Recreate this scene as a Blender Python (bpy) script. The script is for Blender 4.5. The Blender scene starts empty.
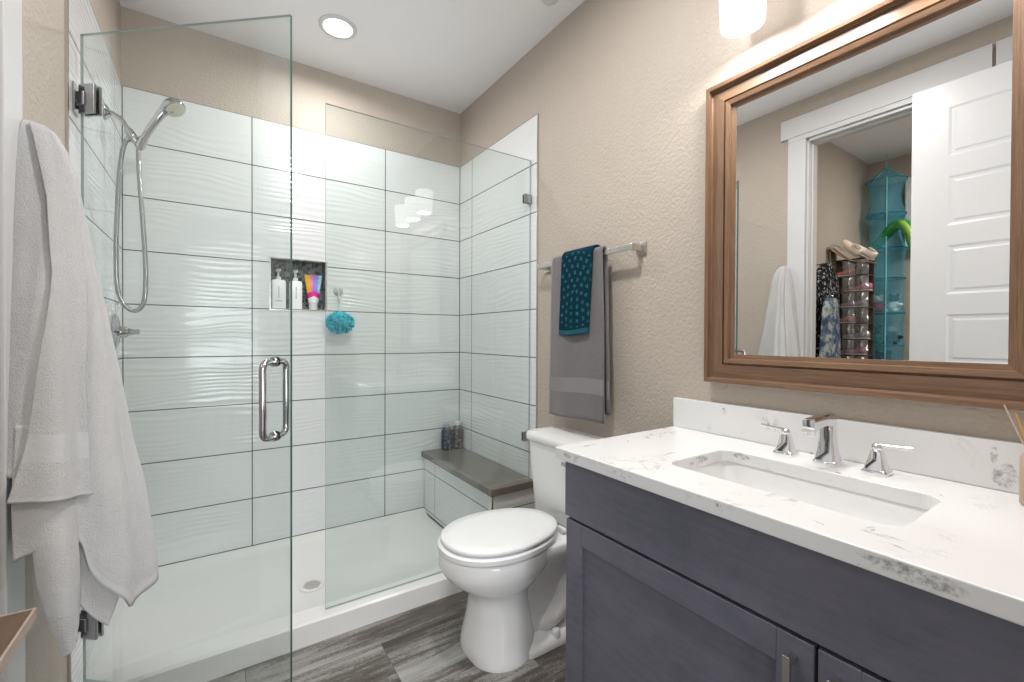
import bpy, bmesh, math, random
from mathutils import Vector, Matrix, noise
PI = math.pi
random.seed(7)
scene = bpy.context.scene
C = scene.collection

# ------------------------------------------------------------------ camera
F, YAW, PITCH, ROLL, CAMH = 440.4, 33.763, -0.501, 0.249, 1.19
_y, _p, _r = (math.radians(a) for a in (YAW, PITCH, ROLL))
fw = Vector((math.sin(_y)*math.cos(_p), math.cos(_y)*math.cos(_p), math.sin(_p)))
ri = Vector((math.cos(_y), -math.sin(_y), 0))
up = ri.cross(fw)
R2 = ri*math.cos(_r) + up*math.sin(_r)
U2 = -ri*math.sin(_r) + up*math.cos(_r)
cd = bpy.data.cameras.new('camera')
cd.sensor_width = 36.0
cd.lens = F/1024*36
cd.clip_start = 0.02
cam = bpy.data.objects.new('camera', cd)
C.objects.link(cam)
cam.matrix_world = Matrix(((R2.x, U2.x, -fw.x, 0), (R2.y, U2.y, -fw.y, 0), (R2.z, U2.z, -fw.z, CAMH), (0, 0, 0, 1)))
scene.camera = cam

# ------------------------------------------------------------------ world, lights, exposure
XR, YB, XL, YT, ZC = 1.379, 2.703, -0.370, 1.829, 2.711
w = bpy.data.worlds.new('world')
scene.world = w
w.use_nodes = True
w.node_tree.nodes['Background'].inputs[0].default_value = (0.93, 0.96, 1.0, 1)
w.node_tree.nodes['Background'].inputs[1].default_value = 0.9
scene.view_settings.view_transform = 'Standard'
scene.view_settings.look = 'None'
scene.view_settings.gamma = 1
scene.view_settings.use_curve_mapping = False
scene.view_settings.exposure = 0.0


def light(name, kind, loc, energy, color=(1, 1, 1), size=None, size_y=None, rot=(0, 0, 0), **kw):
    l = bpy.data.lights.new(name, kind)
    l.energy = energy
    l.color = color
    if kind == 'AREA':
        l.shape = 'RECTANGLE' if size_y else 'DISK'
        l.size = size
        if size_y:
            l.size_y = size_y
    elif size is not None:
        l.shadow_soft_size = size
    for k, v in kw.items():
        setattr(l, k, v)
    o = bpy.data.objects.new(name, l)
    o.location = loc
    o.rotation_euler = rot
    C.objects.link(o)
    return o


# daylight from the window of the room behind the open doorway
light('window_daylight', 'AREA', (0.08, -1.9, 1.22), 36, (0.95, 0.98, 1.0), 0.75, 1.35, (PI/2, 0, 0))
# recessed can over the shower
light('downlight', 'AREA', (0.494, 2.29, ZC-0.03), 8, (1.0, 0.985, 0.97), 0.12, spread=math.radians(170))
light('room_fill', 'AREA', (0.55, 0.95, ZC-0.02), 19, (1.0, 0.985, 0.97), 0.16)  # added fill below the ceiling to brighten the room, no fixture here
light('closet_lamp', 'AREA', (-1.25, 0.35, ZC-0.05), 17, (1.0, 0.95, 0.88), 0.3)

# ------------------------------------------------------------------ helpers


def link(o, parent=None):
    C.objects.link(o)
    if parent is not None:
        o.parent = parent
    return o


def meta(o, label, cat, group=None, kind=None):
    if label:
        o['label'] = label
    if cat:
        o['category'] = cat
    if group:
        o['group'] = group
    if kind:
        o['kind'] = kind
    return o


def thing(name, label, cat, loc=(0, 0, 0), group=None, kind=None, rotz=0):
    o = bpy.data.objects.new(name, None)
    o.empty_display_size = 0.05
    o.location = loc
    o.rotation_euler = (0, 0, rotz)
    link(o)
    return meta(o, label, cat, group, kind)


def obj(name, bm, mats, parent=None, smooth=None, bevel=0, bseg=2, sub=0, solid=0, offset=0, label=None):
    """finish a bmesh as one mesh object; geometry is given in the parent's space"""
    if not isinstance(mats, (list, tuple)):
        mats = [mats]
    bmesh.ops.recalc_face_normals(bm, faces=bm.faces)
    me = bpy.data.meshes.new(name)
    bm.to_mesh(me)
    bm.free()
    for m in mats:
        me.materials.append(m)
    o = bpy.data.objects.new(name, me)
    link(o, parent)
    if solid:
        s = o.modifiers.new('solid', 'SOLIDIFY')
        s.thickness = solid
        s.offset = offset
    if bevel:
        b = o.modifiers.new('bevel', 'BEVEL')
        b.width = bevel
        b.segments = bseg
        b.limit_method = 'ANGLE'
        b.angle_limit = math.radians(35)
        b.harden_normals = False
    if sub:
        s = o.modifiers.new('sub', 'SUBSURF')
        s.levels = sub
        s.render_levels = sub
    if smooth:
        for p in me.polygons:
            p.use_smooth = True
        if smooth is not True:
            e = o.modifiers.new('split', 'EDGE_SPLIT')
            e.split_angle = math.radians(smooth)
    if label:
        o['label'] = label
    return o


def bx(bm, x0, x1, y0, y1, z0, z1, mi=0):
    vs = [bm.verts.new((x, y, z)) for x in (x0, x1) for y in (y0, y1) for z in (z0, z1)]
    for f in ((0, 1, 3, 2), (4, 6, 7, 5), (0, 4, 5, 1), (2, 3, 7, 6), (0, 2, 6, 4), (1, 5, 7, 3)):
        fc = bm.faces.new([vs[i] for i in f])
        fc.material_index = mi
    return vs


def box(*a):
    bm = bmesh.new()
    bx(bm, *a)
    return bm


def loft(bm, rings, caps=True, closed=True, mi=0):
    """rings: lists of equal length points"""
    vr = [[bm.verts.new(p) for p in r] for r in rings]
    n = len(vr[0])
    for a, b in zip(vr, vr[1:]):
        for i in range(n if closed else n-1):
            j = (i+1) % n
            f = bm.faces.new((a[i], a[j], b[j], b[i]))
            f.material_index = mi
    if caps:
        bm.faces.new(vr[0][::-1]).material_index = mi
        bm.faces.new(vr[-1]).material_index = mi
    return vr


def lathe(bm, prof, c=(0, 0, 0), n=24, axis='z', caps=True, mi=0):
    rings = []
    for r, h in prof:
        ring = []
        for i in range(n):
            a = 2*PI*i/n
            p = (r*math.cos(a), r*math.sin(a), h)
            if axis == 'x':
                p = (h, r*math.cos(a), r*math.sin(a))
            elif axis == 'y':
                p = (r*math.cos(a), h, r*math.sin(a))
            ring.append((p[0]+c[0], p[1]+c[1], p[2]+c[2]))
        rings.append(ring)
    return loft(bm, rings, caps, mi=mi)


def catmull(pts, k=6):
    pts = [Vector(p) for p in pts]
    P = [pts[0]*2-pts[1]] + pts + [pts[-1]*2-pts[-2]]
    out = []
    for i in range(1, len(P)-2):
        a, b, c, d = P[i-1:i+3]
        for s in range(k):
            t = s/k
            out.append(0.5*((2*b)+(c-a)*t+(2*a-5*b+4*c-d)*t*t+(3*b-a-3*c+d)*t**3))
    out.append(pts[-1])
    return out


def tube(bm, pts, rad, n=12, smooth=0, caps=True, mi=0):
    if smooth:
        m = len(pts)
        pp = catmull(pts, smooth)
        if isinstance(rad, (list, tuple)):
            rr = []
            for i in range(len(pp)):
                t = i/(len(pp)-1)*(m-1)
                a = min(int(t), m-2)
                rr.append(rad[a]+(rad[a+1]-rad[a])*(t-a))
            rad = rr
        pts = pp
    pts = [Vector(p) for p in pts]
    if not isinstance(rad, (list, tuple)):
        rad = [rad]*len(pts)
    rings = []
    t0 = (pts[1]-pts[0]).normalized()
    nrm = t0.orthogonal().normalized()
    for i, p in enumerate(pts):
        a = pts[max(i-1, 0)]
        b = pts[min(i+1, len(pts)-1)]
        t = (b-a).normalized()
        nrm = (nrm - t*nrm.dot(t)).normalized()
        bn = t.cross(nrm)
        rings.append([p+(nrm*math.cos(2*PI*k/n)+bn*math.sin(2*PI*k/n))*rad[i] for k in range(n)])
    return loft(bm, rings, caps, mi=mi)


def sell(cx, cy, a, b, z, n=36, e=2.3, front=None):
    """superellipse ring in xy"""
    out = []
    for i in range(n):
        t = 2*PI*i/n
        c, s = math.cos(t), math.sin(t)
        x = abs(c)**(2/e)*(1 if c >= 0 else -1)
        y = abs(s)**(2/e)*(1 if s >= 0 else -1)
        out.append((cx+a*x, cy+b*y, z))
    return out


def rrect(cx, cy, hx, hy, r, z, k=5):
    out = []
    for (sx, sy, a0) in ((1, 1, 0), (-1, 1, 90), (-1, -1, 180), (1, -1, 270)):
        for i in range(k+1):
            a = math.radians(a0+90*i/k)
            out.append((cx+sx*(hx-r)+r*math.cos(a), cy+sy*(hy-r)+r*math.sin(a), z))
    return out


def blob(bm, c, r, seg=14, mi=0, rot=None):
    m = Matrix.Translation(c)
    if rot:
        m = m @ rot
    m = m @ Matrix.Diagonal((r[0], r[1], r[2], 1))
    res = bmesh.ops.create_uvsphere(bm, u_segments=seg, v_segments=seg*2//3, radius=1, matrix=m)
    for v in res['verts']:
        for f in v.link_faces:
            f.material_index = mi


# ------------------------------------------------------------------ materials


class MT:
    def __init__(s, name):
        s.m = bpy.data.materials.new(name)
        s.m.use_nodes = True
        s.t = s.m.node_tree
        s.b = s.t.nodes['Principled BSDF']
        s.out = s.t.nodes['Material Output']

    def n(s, typ, **kw):
        nd = s.t.nodes.new(typ)
        for k, v in kw.items():
            setattr(nd, k, v)
        return nd

    def l(s, a, b):
        s.t.links.new(a, b)

    def setin(s, nd, i, v):
        if hasattr(v, 'bl_idname') or isinstance(v, bpy.types.NodeSocket):
            s.l(v, nd.inputs[i])
        else:
            nd.inputs[i].default_value = v

    def math(s, op, a, b=None, c=None, clamp=False):
        nd = s.n('ShaderNodeMath', operation=op, use_clamp=clamp)
        s.setin(nd, 0, a)
        if b is not None:
            s.setin(nd, 1, b)
        if c is not None:
            s.setin(nd, 2, c)
        return nd.outputs[0]

    def coords(s, scale=(1, 1, 1)):
        tc = s.n('ShaderNodeTexCoord')
        mp = s.n('ShaderNodeMapping')
        s.l(tc.outputs['Object'], mp.inputs[0])
        mp.inputs['Scale'].default_value = scale
        return mp.outputs[0]

    def noise(s, vec, scale, detail=3, rough=0.5, dist=0.0):
        nd = s.n('ShaderNodeTexNoise')
        s.l(vec, nd.inputs['Vector'])
        nd.inputs['Scale'].default_value = scale
        nd.inputs['Detail'].default_value = detail
        nd.inputs['Roughness'].default_value = rough
        nd.inputs['Distortion'].default_value = dist
        return nd.outputs[0]

    def ramp(s, f, stops):
        nd = s.n('ShaderNodeValToRGB')
        s.l(f, nd.inputs[0])
        el = nd.color_ramp.elements
        while len(el) < len(stops):
            el.new(0.5)
        for e, (p, c) in zip(el, stops):
            e.position = p
            e.color = (c[0], c[1], c[2], 1) if not isinstance(c, (int, float)) else (c, c, c, 1)
        return nd.outputs[0]

    def mix(s, f, a, b):
        nd = s.n('ShaderNodeMix', data_type='RGBA')
        s.setin(nd, 0, f)
        for i, v in ((6, a), (7, b)):
            if isinstance(v, tuple):
                nd.inputs[i].default_value = (v[0], v[1], v[2], 1)
            else:
                s.l(v, nd.inputs[i])
        return nd.outputs[2]

    def bump(s, h, strength, dist=0.01, normal=None):
        nd = s.n('ShaderNodeBump')
        nd.inputs['Strength'].default_value = strength
        nd.inputs['Distance'].default_value = dist
        s.l(h, nd.inputs['Height'])
        if normal is not None:
            s.l(normal, nd.inputs['Normal'])
        return nd.outputs[0]

    def base(s, c=None, rough=None, metal=None, spec=None, coat=None):
        if c is not None:
            s.setin(s.b, 'Base Color', (c[0], c[1], c[2], 1) if isinstance(c, tuple) else c)
        if rough is not None:
            s.setin(s.b, 'Roughness', rough)
        if metal is not None:
            s.b.inputs['Metallic'].default_value = metal
        if spec is not None:
            s.b.inputs['Specular IOR Level'].default_value = spec
        if coat is not None:
            s.b.inputs['Coat Weight'].default_value = coat
        return s


def simple(name, c, rough=0.5, metal=0.0, var=0.04, vs=20.0, bump=0.0, bs=200.0):
    m = MT(name)
    co = m.coords()
    f = m.noise(co, vs, 2)
    a = tuple(max(0, x*(1-var)) for x in c)
    b = tuple(min(1, x*(1+var)) for x in c)
    m.base(m.mix(f, a, b), rough, metal)
    if bump:
        m.l(m.bump(m.noise(co, bs, 2), bump, 0.003), m.b.inputs['Normal'])
    return m.m


def paint(name, c, bump=0.5, scale=110, rough=0.55):
    m = MT(name)
    co = m.coords()
    n1 = m.noise(co, scale, 3, 0.5, 0.3)
    h = m.ramp(n1, [(0.35, 0.0), (0.62, 1.0)])
    m.base(c, rough)
    m.l(m.bump(h, bump, 0.0035), m.b.inputs['Normal'])
    return m.m


TP, ZT, GR = 0.2522, 2.3455, 0.0024


def tile(name, axis, joints, c=(0.79, 0.805, 0.81), grout=(0.05, 0.055, 0.06), waves=True):
    m = MT(name)
    tc = m.n('ShaderNodeTexCoord')
    sp = m.n('ShaderNodeSeparateXYZ')
    m.l(tc.outputs['Object'], sp.inputs[0])
    z = sp.outputs[2]
    h = sp.outputs[axis]
    q = m.math('DIVIDE', m.math('SUBTRACT', ZT, z), TP)
    fr = m.math('FRACT', m.math('ADD', q, 0.5))
    d = m.math('MULTIPLY', m.math('ABSOLUTE', m.math('SUBTRACT', fr, 0.5)), TP)
    g = m.math('LESS_THAN', d, GR)
    for j in joints:
        g = m.math('MAXIMUM', g, m.math('LESS_THAN', m.math('ABSOLUTE', m.math('SUBTRACT', h, j)), GR))
    cm = m.mix(g, c, grout)
    m.base(cm)
    m.l(m.math('MULTIPLY_ADD', g, 0.6, 0.10), m.b.inputs['Roughness'])
    # rippled glaze
    mp = m.n('ShaderNodeMapping')
    m.l(tc.outputs['Object'], mp.inputs[0])
    mp.inputs['Scale'].default_value = (0.30, 0.30, 1)
    wv = m.n('ShaderNodeTexWave', wave_type='BANDS', bands_direction='Z', wave_profile='SIN')
    m.l(mp.outputs[0], wv.inputs['Vector'])
    wv.inputs['Scale'].default_value = 11.5
    wv.inputs['Distortion'].default_value = 16.0
    wv.inputs['Detail'].default_value = 1.0
    wv.inputs['Detail Scale'].default_value = 0.55
    wv.inputs['Detail Roughness'].default_value = 0.35
    am = m.ramp(m.noise(mp.outputs[0], 9, 2), [(0.36, 0.0), (0.68, 1.0)])
    hh = m.math('MULTIPLY', wv.outputs['Fac'], m.math('MULTIPLY_ADD', am, 0.8, 0.12))
    nb = m.bump(hh, 0.32 if waves else 0.2, 0.004)
    ginv = m.math('SUBTRACT', 1.0, g)
    nb2 = m.bump(ginv, 0.5, 0.002, nb)
    m.l(nb2, m.b.inputs['Normal'])
    return m.m


def glass(name, tint=(0.932, 0.957, 0.948), ior=1.62):
    m = MT(name)
    tr = m.n('ShaderNodeBsdfTransparent')
    tr.inputs[0].default_value = (*tint, 1)
    gl = m.n('ShaderNodeBsdfGlossy')
    gl.inputs['Roughness'].default_value = 0.0
    fr = m.n('ShaderNodeFresnel')
    geo = m.n('ShaderNodeNewGeometry')
    m.l(m.math('MULTIPLY_ADD', geo.outputs['Backfacing'], 1/ior-ior, ior), fr.inputs[0])
    mx = m.n('ShaderNodeMixShader')
    m.l(fr.outputs[0], mx.inputs[0])
    m.l(tr.outputs[0], mx.inputs[1])
    m.l(gl.outputs[0], mx.inputs[2])
    m.l(mx.outputs[0], m.out.inputs[0])
    m.t.nodes.remove(m.b)
    return m.m


def emit(name, c, s, base=(0.9, 0.9, 0.88)):
    m = MT(name)
    m.base(base, 0.35)
    m.b.inputs['Emission Color'].default_value = (*c, 1)
    m.b.inputs['Emission Strength'].default_value = s
    return m.m


def wood(name, axis, dark, light_, rough=0.45):
    m = MT(name)
    sc = [90, 90, 90]
    sc[axis] = 2.5
    co = m.coords(tuple(sc))
    n1 = m.noise(co, 2.2, 5, 0.6, 0.6)
    n2 = m.noise(co, 9.0, 3, 0.6)
    f = m.math('ADD', m.math('MULTIPLY', n1, 0.65), m.math('MULTIPLY', n2, 0.35))
    m.base(m.ramp(f, [(0.33, dark), (0.5, tuple((a+b)/2 for a, b in zip(dark, light_))), (0.68, light_)]), rough)
    m.l(m.bump(f, 0.25, 0.001), m.b.inputs['Normal'])
    return m.m


def terry(name, c, bump=0.6, scale=330, var=0.12):
    m = MT(name)
    co = m.coords()
    n1 = m.noise(co, scale, 2, 0.6)
    n2 = m.noise(co, 40, 3, 0.6)
    a = tuple(x*(1-var) for x in c)
    b = tuple(min(1, x*(1+var)) for x in c)
    m.base(m.mix(m.math('ADD', m.math('MULTIPLY', n1, 0.7), m.math('MULTIPLY', n2, 0.3)), a, b), 0.95, spec=0.1)
    m.b.inputs['Sheen Weight'].default_value = 0.35
    hh = m.math('ADD', n1, m.math('MULTIPLY', n2, 0.9))
    m.l(m.bump(hh, bump, 0.004), m.b.inputs['Normal'])
    return m.m


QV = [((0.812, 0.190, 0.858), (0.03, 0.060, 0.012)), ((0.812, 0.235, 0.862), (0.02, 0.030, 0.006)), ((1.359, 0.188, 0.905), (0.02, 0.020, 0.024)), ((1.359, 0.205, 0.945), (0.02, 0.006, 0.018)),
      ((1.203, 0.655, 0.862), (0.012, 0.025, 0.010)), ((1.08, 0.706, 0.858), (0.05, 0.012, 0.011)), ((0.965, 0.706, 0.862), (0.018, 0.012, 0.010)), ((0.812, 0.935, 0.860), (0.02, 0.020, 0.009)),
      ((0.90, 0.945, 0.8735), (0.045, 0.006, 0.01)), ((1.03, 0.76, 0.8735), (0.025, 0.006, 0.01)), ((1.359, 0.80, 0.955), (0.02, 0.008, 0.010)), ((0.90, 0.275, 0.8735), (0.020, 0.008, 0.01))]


def quartz(name):
    m = MT(name)
    co = m.coords()
    # thin veins: |noise-0.5| small, only where a second noise is high
    wn = m.noise(co, 3.4, 6, 0.62, 0.9)
    v = m.math('ABSOLUTE', m.math('SUBTRACT', wn, 0.5))
    line = m.ramp(v, [(0.0, 1.0), (0.006, 0.55), (0.022, 0.0)])
    mask = m.ramp(m.noise(co, 5.2, 2, 0.5), [(0.60, 0.0), (0.68, 1.0)])
    fine = m.ramp(m.noise(co, 55, 4, 0.7), [(0.40, 0.25), (0.62, 1.0)])
    vein = m.math('MULTIPLY', m.math('MULTIPLY', line, mask), fine)
    wn2 = m.noise(co, 9.0, 5, 0.65, 1.2)
    v2 = m.ramp(m.math('ABSOLUTE', m.math('SUBTRACT', wn2, 0.5)), [(0.0, 0.40), (0.02, 0.0)])
    msk2 = m.ramp(m.noise(co, 6.0, 2), [(0.54, 0.0), (0.66, 1.0)])
    vein2 = m.math('MULTIPLY', v2, msk2)
    blotch = m.ramp(m.noise(co, 11.0, 5, 0.72, 0.6), [(0.665, 0.0), (0.70, 1.0)])
    tot = m.math('MAXIMUM', m.math('MAXIMUM', vein, vein2), m.math('MULTIPLY', blotch, 0.8), clamp=True)
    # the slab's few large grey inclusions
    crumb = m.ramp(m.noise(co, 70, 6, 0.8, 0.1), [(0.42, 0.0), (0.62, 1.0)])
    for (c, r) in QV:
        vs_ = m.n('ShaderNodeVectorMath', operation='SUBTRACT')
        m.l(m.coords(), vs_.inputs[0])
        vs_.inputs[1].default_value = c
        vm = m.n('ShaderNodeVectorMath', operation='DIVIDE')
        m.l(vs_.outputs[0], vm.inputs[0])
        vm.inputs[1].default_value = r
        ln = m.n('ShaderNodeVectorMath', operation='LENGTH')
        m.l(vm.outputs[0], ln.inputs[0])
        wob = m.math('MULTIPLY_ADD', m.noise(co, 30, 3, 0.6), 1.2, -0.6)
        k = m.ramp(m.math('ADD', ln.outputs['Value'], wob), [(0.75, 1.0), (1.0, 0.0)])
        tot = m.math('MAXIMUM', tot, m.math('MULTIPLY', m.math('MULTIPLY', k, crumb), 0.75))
    m.base(m.mix(tot, (0.81, 0.81, 0.81), (0.16, 0.16, 0.17)), 0.14)
    return m.m


def floor_mat():
    m = MT('grey_plank_floor')
    tc = m.n('ShaderNodeTexCoord')
    sp = m.n('ShaderNodeSeparateXYZ')
    m.l(tc.outputs['Object'], sp.inputs[0])
    W, L = 0.302, 1.22
    q = m.math('DIVIDE', m.math('SUBTRACT', sp.outputs[1], 1.69), W)
    row = m.math('FLOOR', q)
    dy = m.math('MULTIPLY', m.math('ABSOLUTE', m.math('SUBTRACT', m.math('FRACT', m.math('ADD', q, 0.5)), 0.5)), W)
    # the joint sits at x=.525 in row -1 and x=.08 in row 0
    xo = m.math('ADD', sp.outputs[0], m.math('MULTIPLY', row, 0.445))
    qx = m.math('DIVIDE', m.math('SUBTRACT', xo, 0.08), L)
    col = m.math('FLOOR', qx)
    dx = m.math('MULTIPLY', m.math('ABSOLUTE', m.math('SUBTRACT', m.math('FRACT', m.math('ADD', qx, 0.5)), 0.5)), L)
    g = m.math('MAXIMUM', m.math('LESS_THAN', dy, 0.0012), m.math('LESS_THAN', dx, 0.0012))
    rnd = m.n('ShaderNodeTexWhiteNoise', noise_dimensions='2D')
    cb = m.n('ShaderNodeCombineXYZ')
    m.l(row, cb.inputs[0])
    m.l(col, cb.inputs[1])
    m.l(cb.outputs[0], rnd.inputs['Vector'])
    off = m.n('ShaderNodeVectorMath', operation='MULTIPLY')
    m.l(rnd.outputs['Color'], off.inputs[0])
    off.inputs[1].default_value = (9, 9, 9)
    ad = m.n('ShaderNodeVectorMath', operation='ADD')
    m.l(tc.outputs['Object'], ad.inputs[0])
    m.l(off.outputs[0], ad.inputs[1])
    mp = m.n('ShaderNodeMapping')
    m.l(ad.outputs[0], mp.inputs[0])
    mp.inputs['Scale'].default_value = (0.55, 6.0, 1)
    streak = m.noise(mp.outputs[0], 2.6, 6, 0.66, 0.1)
    mp2 = m.n('ShaderNodeMapping')
    m.l(ad.outputs[0], mp2.inputs[0])
    mp2.inputs['Scale'].default_value = (1.5, 5, 1)
    sp2 = m.noise(mp2.outputs[0], 60, 5, 0.8)
    f = m.math('ADD', m.math('MULTIPLY', streak, 0.72), m.math('MULTIPLY', sp2, 0.32))
    c = m.ramp(f, [(0.42, (0.062, 0.050, 0.042)), (0.50, (0.130, 0.114, 0.100)), (0.535, (0.265, 0.252, 0.238)), (0.66, (0.40, 0.395, 0.385))])
    c = m.mix(g, c, (0.09, 0.085, 0.08))
    m.base(c, 0.42)
    m.l(m.bump(sp2, 0.15, 0.002), m.b.inputs['Normal'])
    return m.m


WALL = (0.50, 0.435, 0.372)
M = {}
M['wall'] = paint('beige_orange_peel_paint', WALL, 0.36, 85)
M['ceil'] = paint('white_ceiling_paint', (0.90, 0.90, 0.91), 0.12, 60)
M['trim'] = simple('white_trim_paint', (0.70, 0.705, 0.715), 0.32, var=0.01)
M['tile_b'] = tile('rippled_tile_back', 0, (-0.366, 0.152, 0.862, 1.3745))
M['tile_s'] = tile('rippled_tile_side', 1, (2.531, YB-0.001), )
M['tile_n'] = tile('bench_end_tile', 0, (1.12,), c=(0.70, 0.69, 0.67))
M['floor'] = floor_mat()
M['quartz'] = quartz('white_veined_quartz')
M['porc'] = simple('white_porcelain', (0.86, 0.86, 0.86), 0.07, var=0.005)
M['pan'] = simple('white_acrylic', (0.83, 0.82, 0.81), 0.22, var=0.01)
M['chrome'] = simple('chrome', (0.82, 0.82, 0.84), 0.06, 1.0, var=0.01)
M['dchrome'] = simple('shower_chrome', (0.52, 0.52, 0.54), 0.08, 1.0, var=0.02)
M['nickel'] = simple('brushed_nickel', (0.60, 0.58, 0.54), 0.25, 1.0, var=0.03)
M['darkmetal'] = simple('dark_nickel_hinge', (0.42, 0.42, 0.43), 0.2, 1.0, var=0.03)
M['glass'] = glass('clear_shower_glass')
M['edge'] = simple('green_glass_edge', (0.05, 0.11, 0.095), 0.1, var=0.02)
M['mirror'] = simple('mirror_silver', (0.90, 0.90, 0.89), 0.0, 1.0, var=0.002)
M['cab'] = None
M['tan_w_y'] = wood('bronze_wood_horizontal', 1, (0.130, 0.070, 0.038), (0.265, 0.158, 0.094), 0.32)
M['tan_w_z'] = wood('bronze_wood_vertical', 2, (0.130, 0.070, 0.038), (0.265, 0.158, 0.094), 0.32)
M['white_terry'] = terry('white_terry', (0.54, 0.535, 0.535))
M['white_band'] = simple('white_woven_band', (0.56, 0.56, 0.56), 0.85, bump=0.3, bs=150)
M['grey_terry'] = terry('grey_terry', (0.175, 0.162, 0.166), scale=260)
M['grey_band'] = simple('grey_woven_band', (0.25, 0.24, 0.25), 0.8, bump=0.3)
M['dark'] = simple('dark_gap', (0.02, 0.02, 0.022), 0.7)
M['shade'] = emit('frosted_lamp_shade', (1.0, 0.965, 0.92), 2.3, (0.4, 0.39, 0.38))
M['lens'] = emit('downlight_lens', (1.0, 0.98, 0.94), 9)
M['bench_top'] = simple('taupe_quartz', (0.185, 0.17, 0.15), 0.18, var=0.12, vs=120)
M['white_plastic'] = simple('white_plastic', (0.82, 0.83, 0.84), 0.35, var=0.01)


def cab_mat():
    m = MT('slate_stained_cabinet')
    co = m.coords((6, 6, 60))
    n1 = m.noise(co, 1.2, 4, 0.6)
    co2 = m.coords((1, 1, 1))
    n2 = m.noise(co2, 2.3, 2)
    n3 = m.noise(m.coords((3, 3, 3)), 6, 5, 0.65)
    f = m.math('ADD', m.math('MULTIPLY', n1, 0.35), m.math('ADD', m.math('MULTIPLY', n2, 0.35), m.math('MULTIPLY', n3, 0.3)))
    m.base(m.ramp(f, [(0.35, (0.115, 0.118, 0.155)), (0.5, (0.155, 0.156, 0.198)), (0.68, (0.195, 0.182, 0.215))]), 0.36)
    return m.m


M['cab'] = cab_mat()


def pebble_mat():
    m = MT('dark_pebble_mosaic')
    co = m.coords()
    v = m.n('ShaderNodeTexVoronoi', feature='DISTANCE_TO_EDGE')
    m.l(co, v.inputs['Vector'])
    v.inputs['Scale'].default_value = 42
    v2 = m.n('ShaderNodeTexVoronoi', feature='F1')
    m.l(co, v2.inputs['Vector'])
    v2.inputs['Scale'].default_value = 42
    k = m.ramp(v.outputs[0], [(0.03, 0.0), (0.09, 1.0)])
    sp = m.n('ShaderNodeSeparateXYZ')
    m.l(v2.outputs['Color'], sp.inputs[0])
    pc = m.ramp(sp.outputs[0], [(0.0, (0.03, 0.03, 0.035)), (0.6, (0.12, 0.125, 0.13)), (1.0, (0.30, 0.32, 0.33))])
    m.base(m.mix(k, (0.30, 0.30, 0.30), pc), 0.25)
    m.l(m.bump(k, 0.8, 0.003), m.b.inputs['Normal'])
    return m.m


M['pebble'] = pebble_mat()

# ------------------------------------------------------------------ room shell


def struct(name, bm, mats, label, cat, **kw):
    o = obj(name, bm, mats, **kw)
    return meta(o, label, cat, kind='structure')


struct('floor', box(-2.1, 1.5, -2.2, 2.83, -0.08, 0), M['floor'], 'grey distressed wood look plank floor', 'floor')
struct('ceiling', box(-2.1, 1.5, -0.8, 2.83, ZC, ZC+0.08), M['ceil'], 'flat white painted ceiling', 'ceiling')
struct('wall_right', box(XR, XR+0.12, -0.24, 2.83, 0, ZC), M['wall'], 'beige textured wall behind the toilet and vanity', 'wall')

NX0, NX1, NZ0, NZ1 = 0.238, 0.519, 1.336, 1.614
bm = bmesh.new()
for a in ((XL-0.12, NX0, 0, ZC), (NX1, XR, 0, ZC), (NX0, NX1, 0, NZ0), (NX0, NX1, NZ1, ZC)):
    bx(bm, a[0], a[1], YB+0.006, YB+0.12, a[2], a[3])
wb = struct('wall_back', bm, M['wall'], 'beige wall above the white rippled shower tile', 'wall')
bm = bmesh.new()
for a in ((XL, NX0, 0.02, ZT), (NX1, XR, 0.02, ZT), (NX0, NX1, 0.02, NZ0), (NX0, NX1, NZ1, ZT)):
    bx(bm, a[0], a[1], YB, YB+0.006, a[2], a[3])
obj('tile_panel', bm, M['tile_b'], wb, label='white glossy rippled tile with dark grout')
# niche lining, mosaic back and metal edge
bm = bmesh.new()
bx(bm, NX0, NX1, YB+0.09, YB+0.095, NZ0, NZ1)
bx(bm, NX0, NX0+0.004, YB+0.0, YB+0.09, NZ0, NZ1)
bx(bm, NX1-0.004, NX1, YB+0.0, YB+0.09, NZ0, NZ1)
bx(bm, NX0, NX1, YB+0.0, YB+0.09, NZ1-0.004, NZ1)
obj('niche_mosaic', bm, M['pebble'], wb, label='dark pebble mosaic lining the niche')
obj('niche_shelf', box(NX0+0.004, NX1-0.004, YB, YB+0.09, NZ0-0.001, NZ0+0.005), M['tile_b'], wb)
bm = bmesh.new()
t = 0.005
bx(bm, NX0-t, NX0, YB-0.003, YB+0.004, NZ0-t, NZ1+t)
bx(bm, NX1, NX1+t, YB-0.003, YB+0.004, NZ0-t, NZ1+t)
bx(bm, NX0, NX1, YB-0.003, YB+0.004, NZ1, NZ1+t)
bx(bm, NX0, NX1, YB-0.003, YB+0.004, NZ0-t, NZ0)
obj('niche_edge', bm, M['nickel'], wb, label='metal edge strip round the niche')

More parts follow.
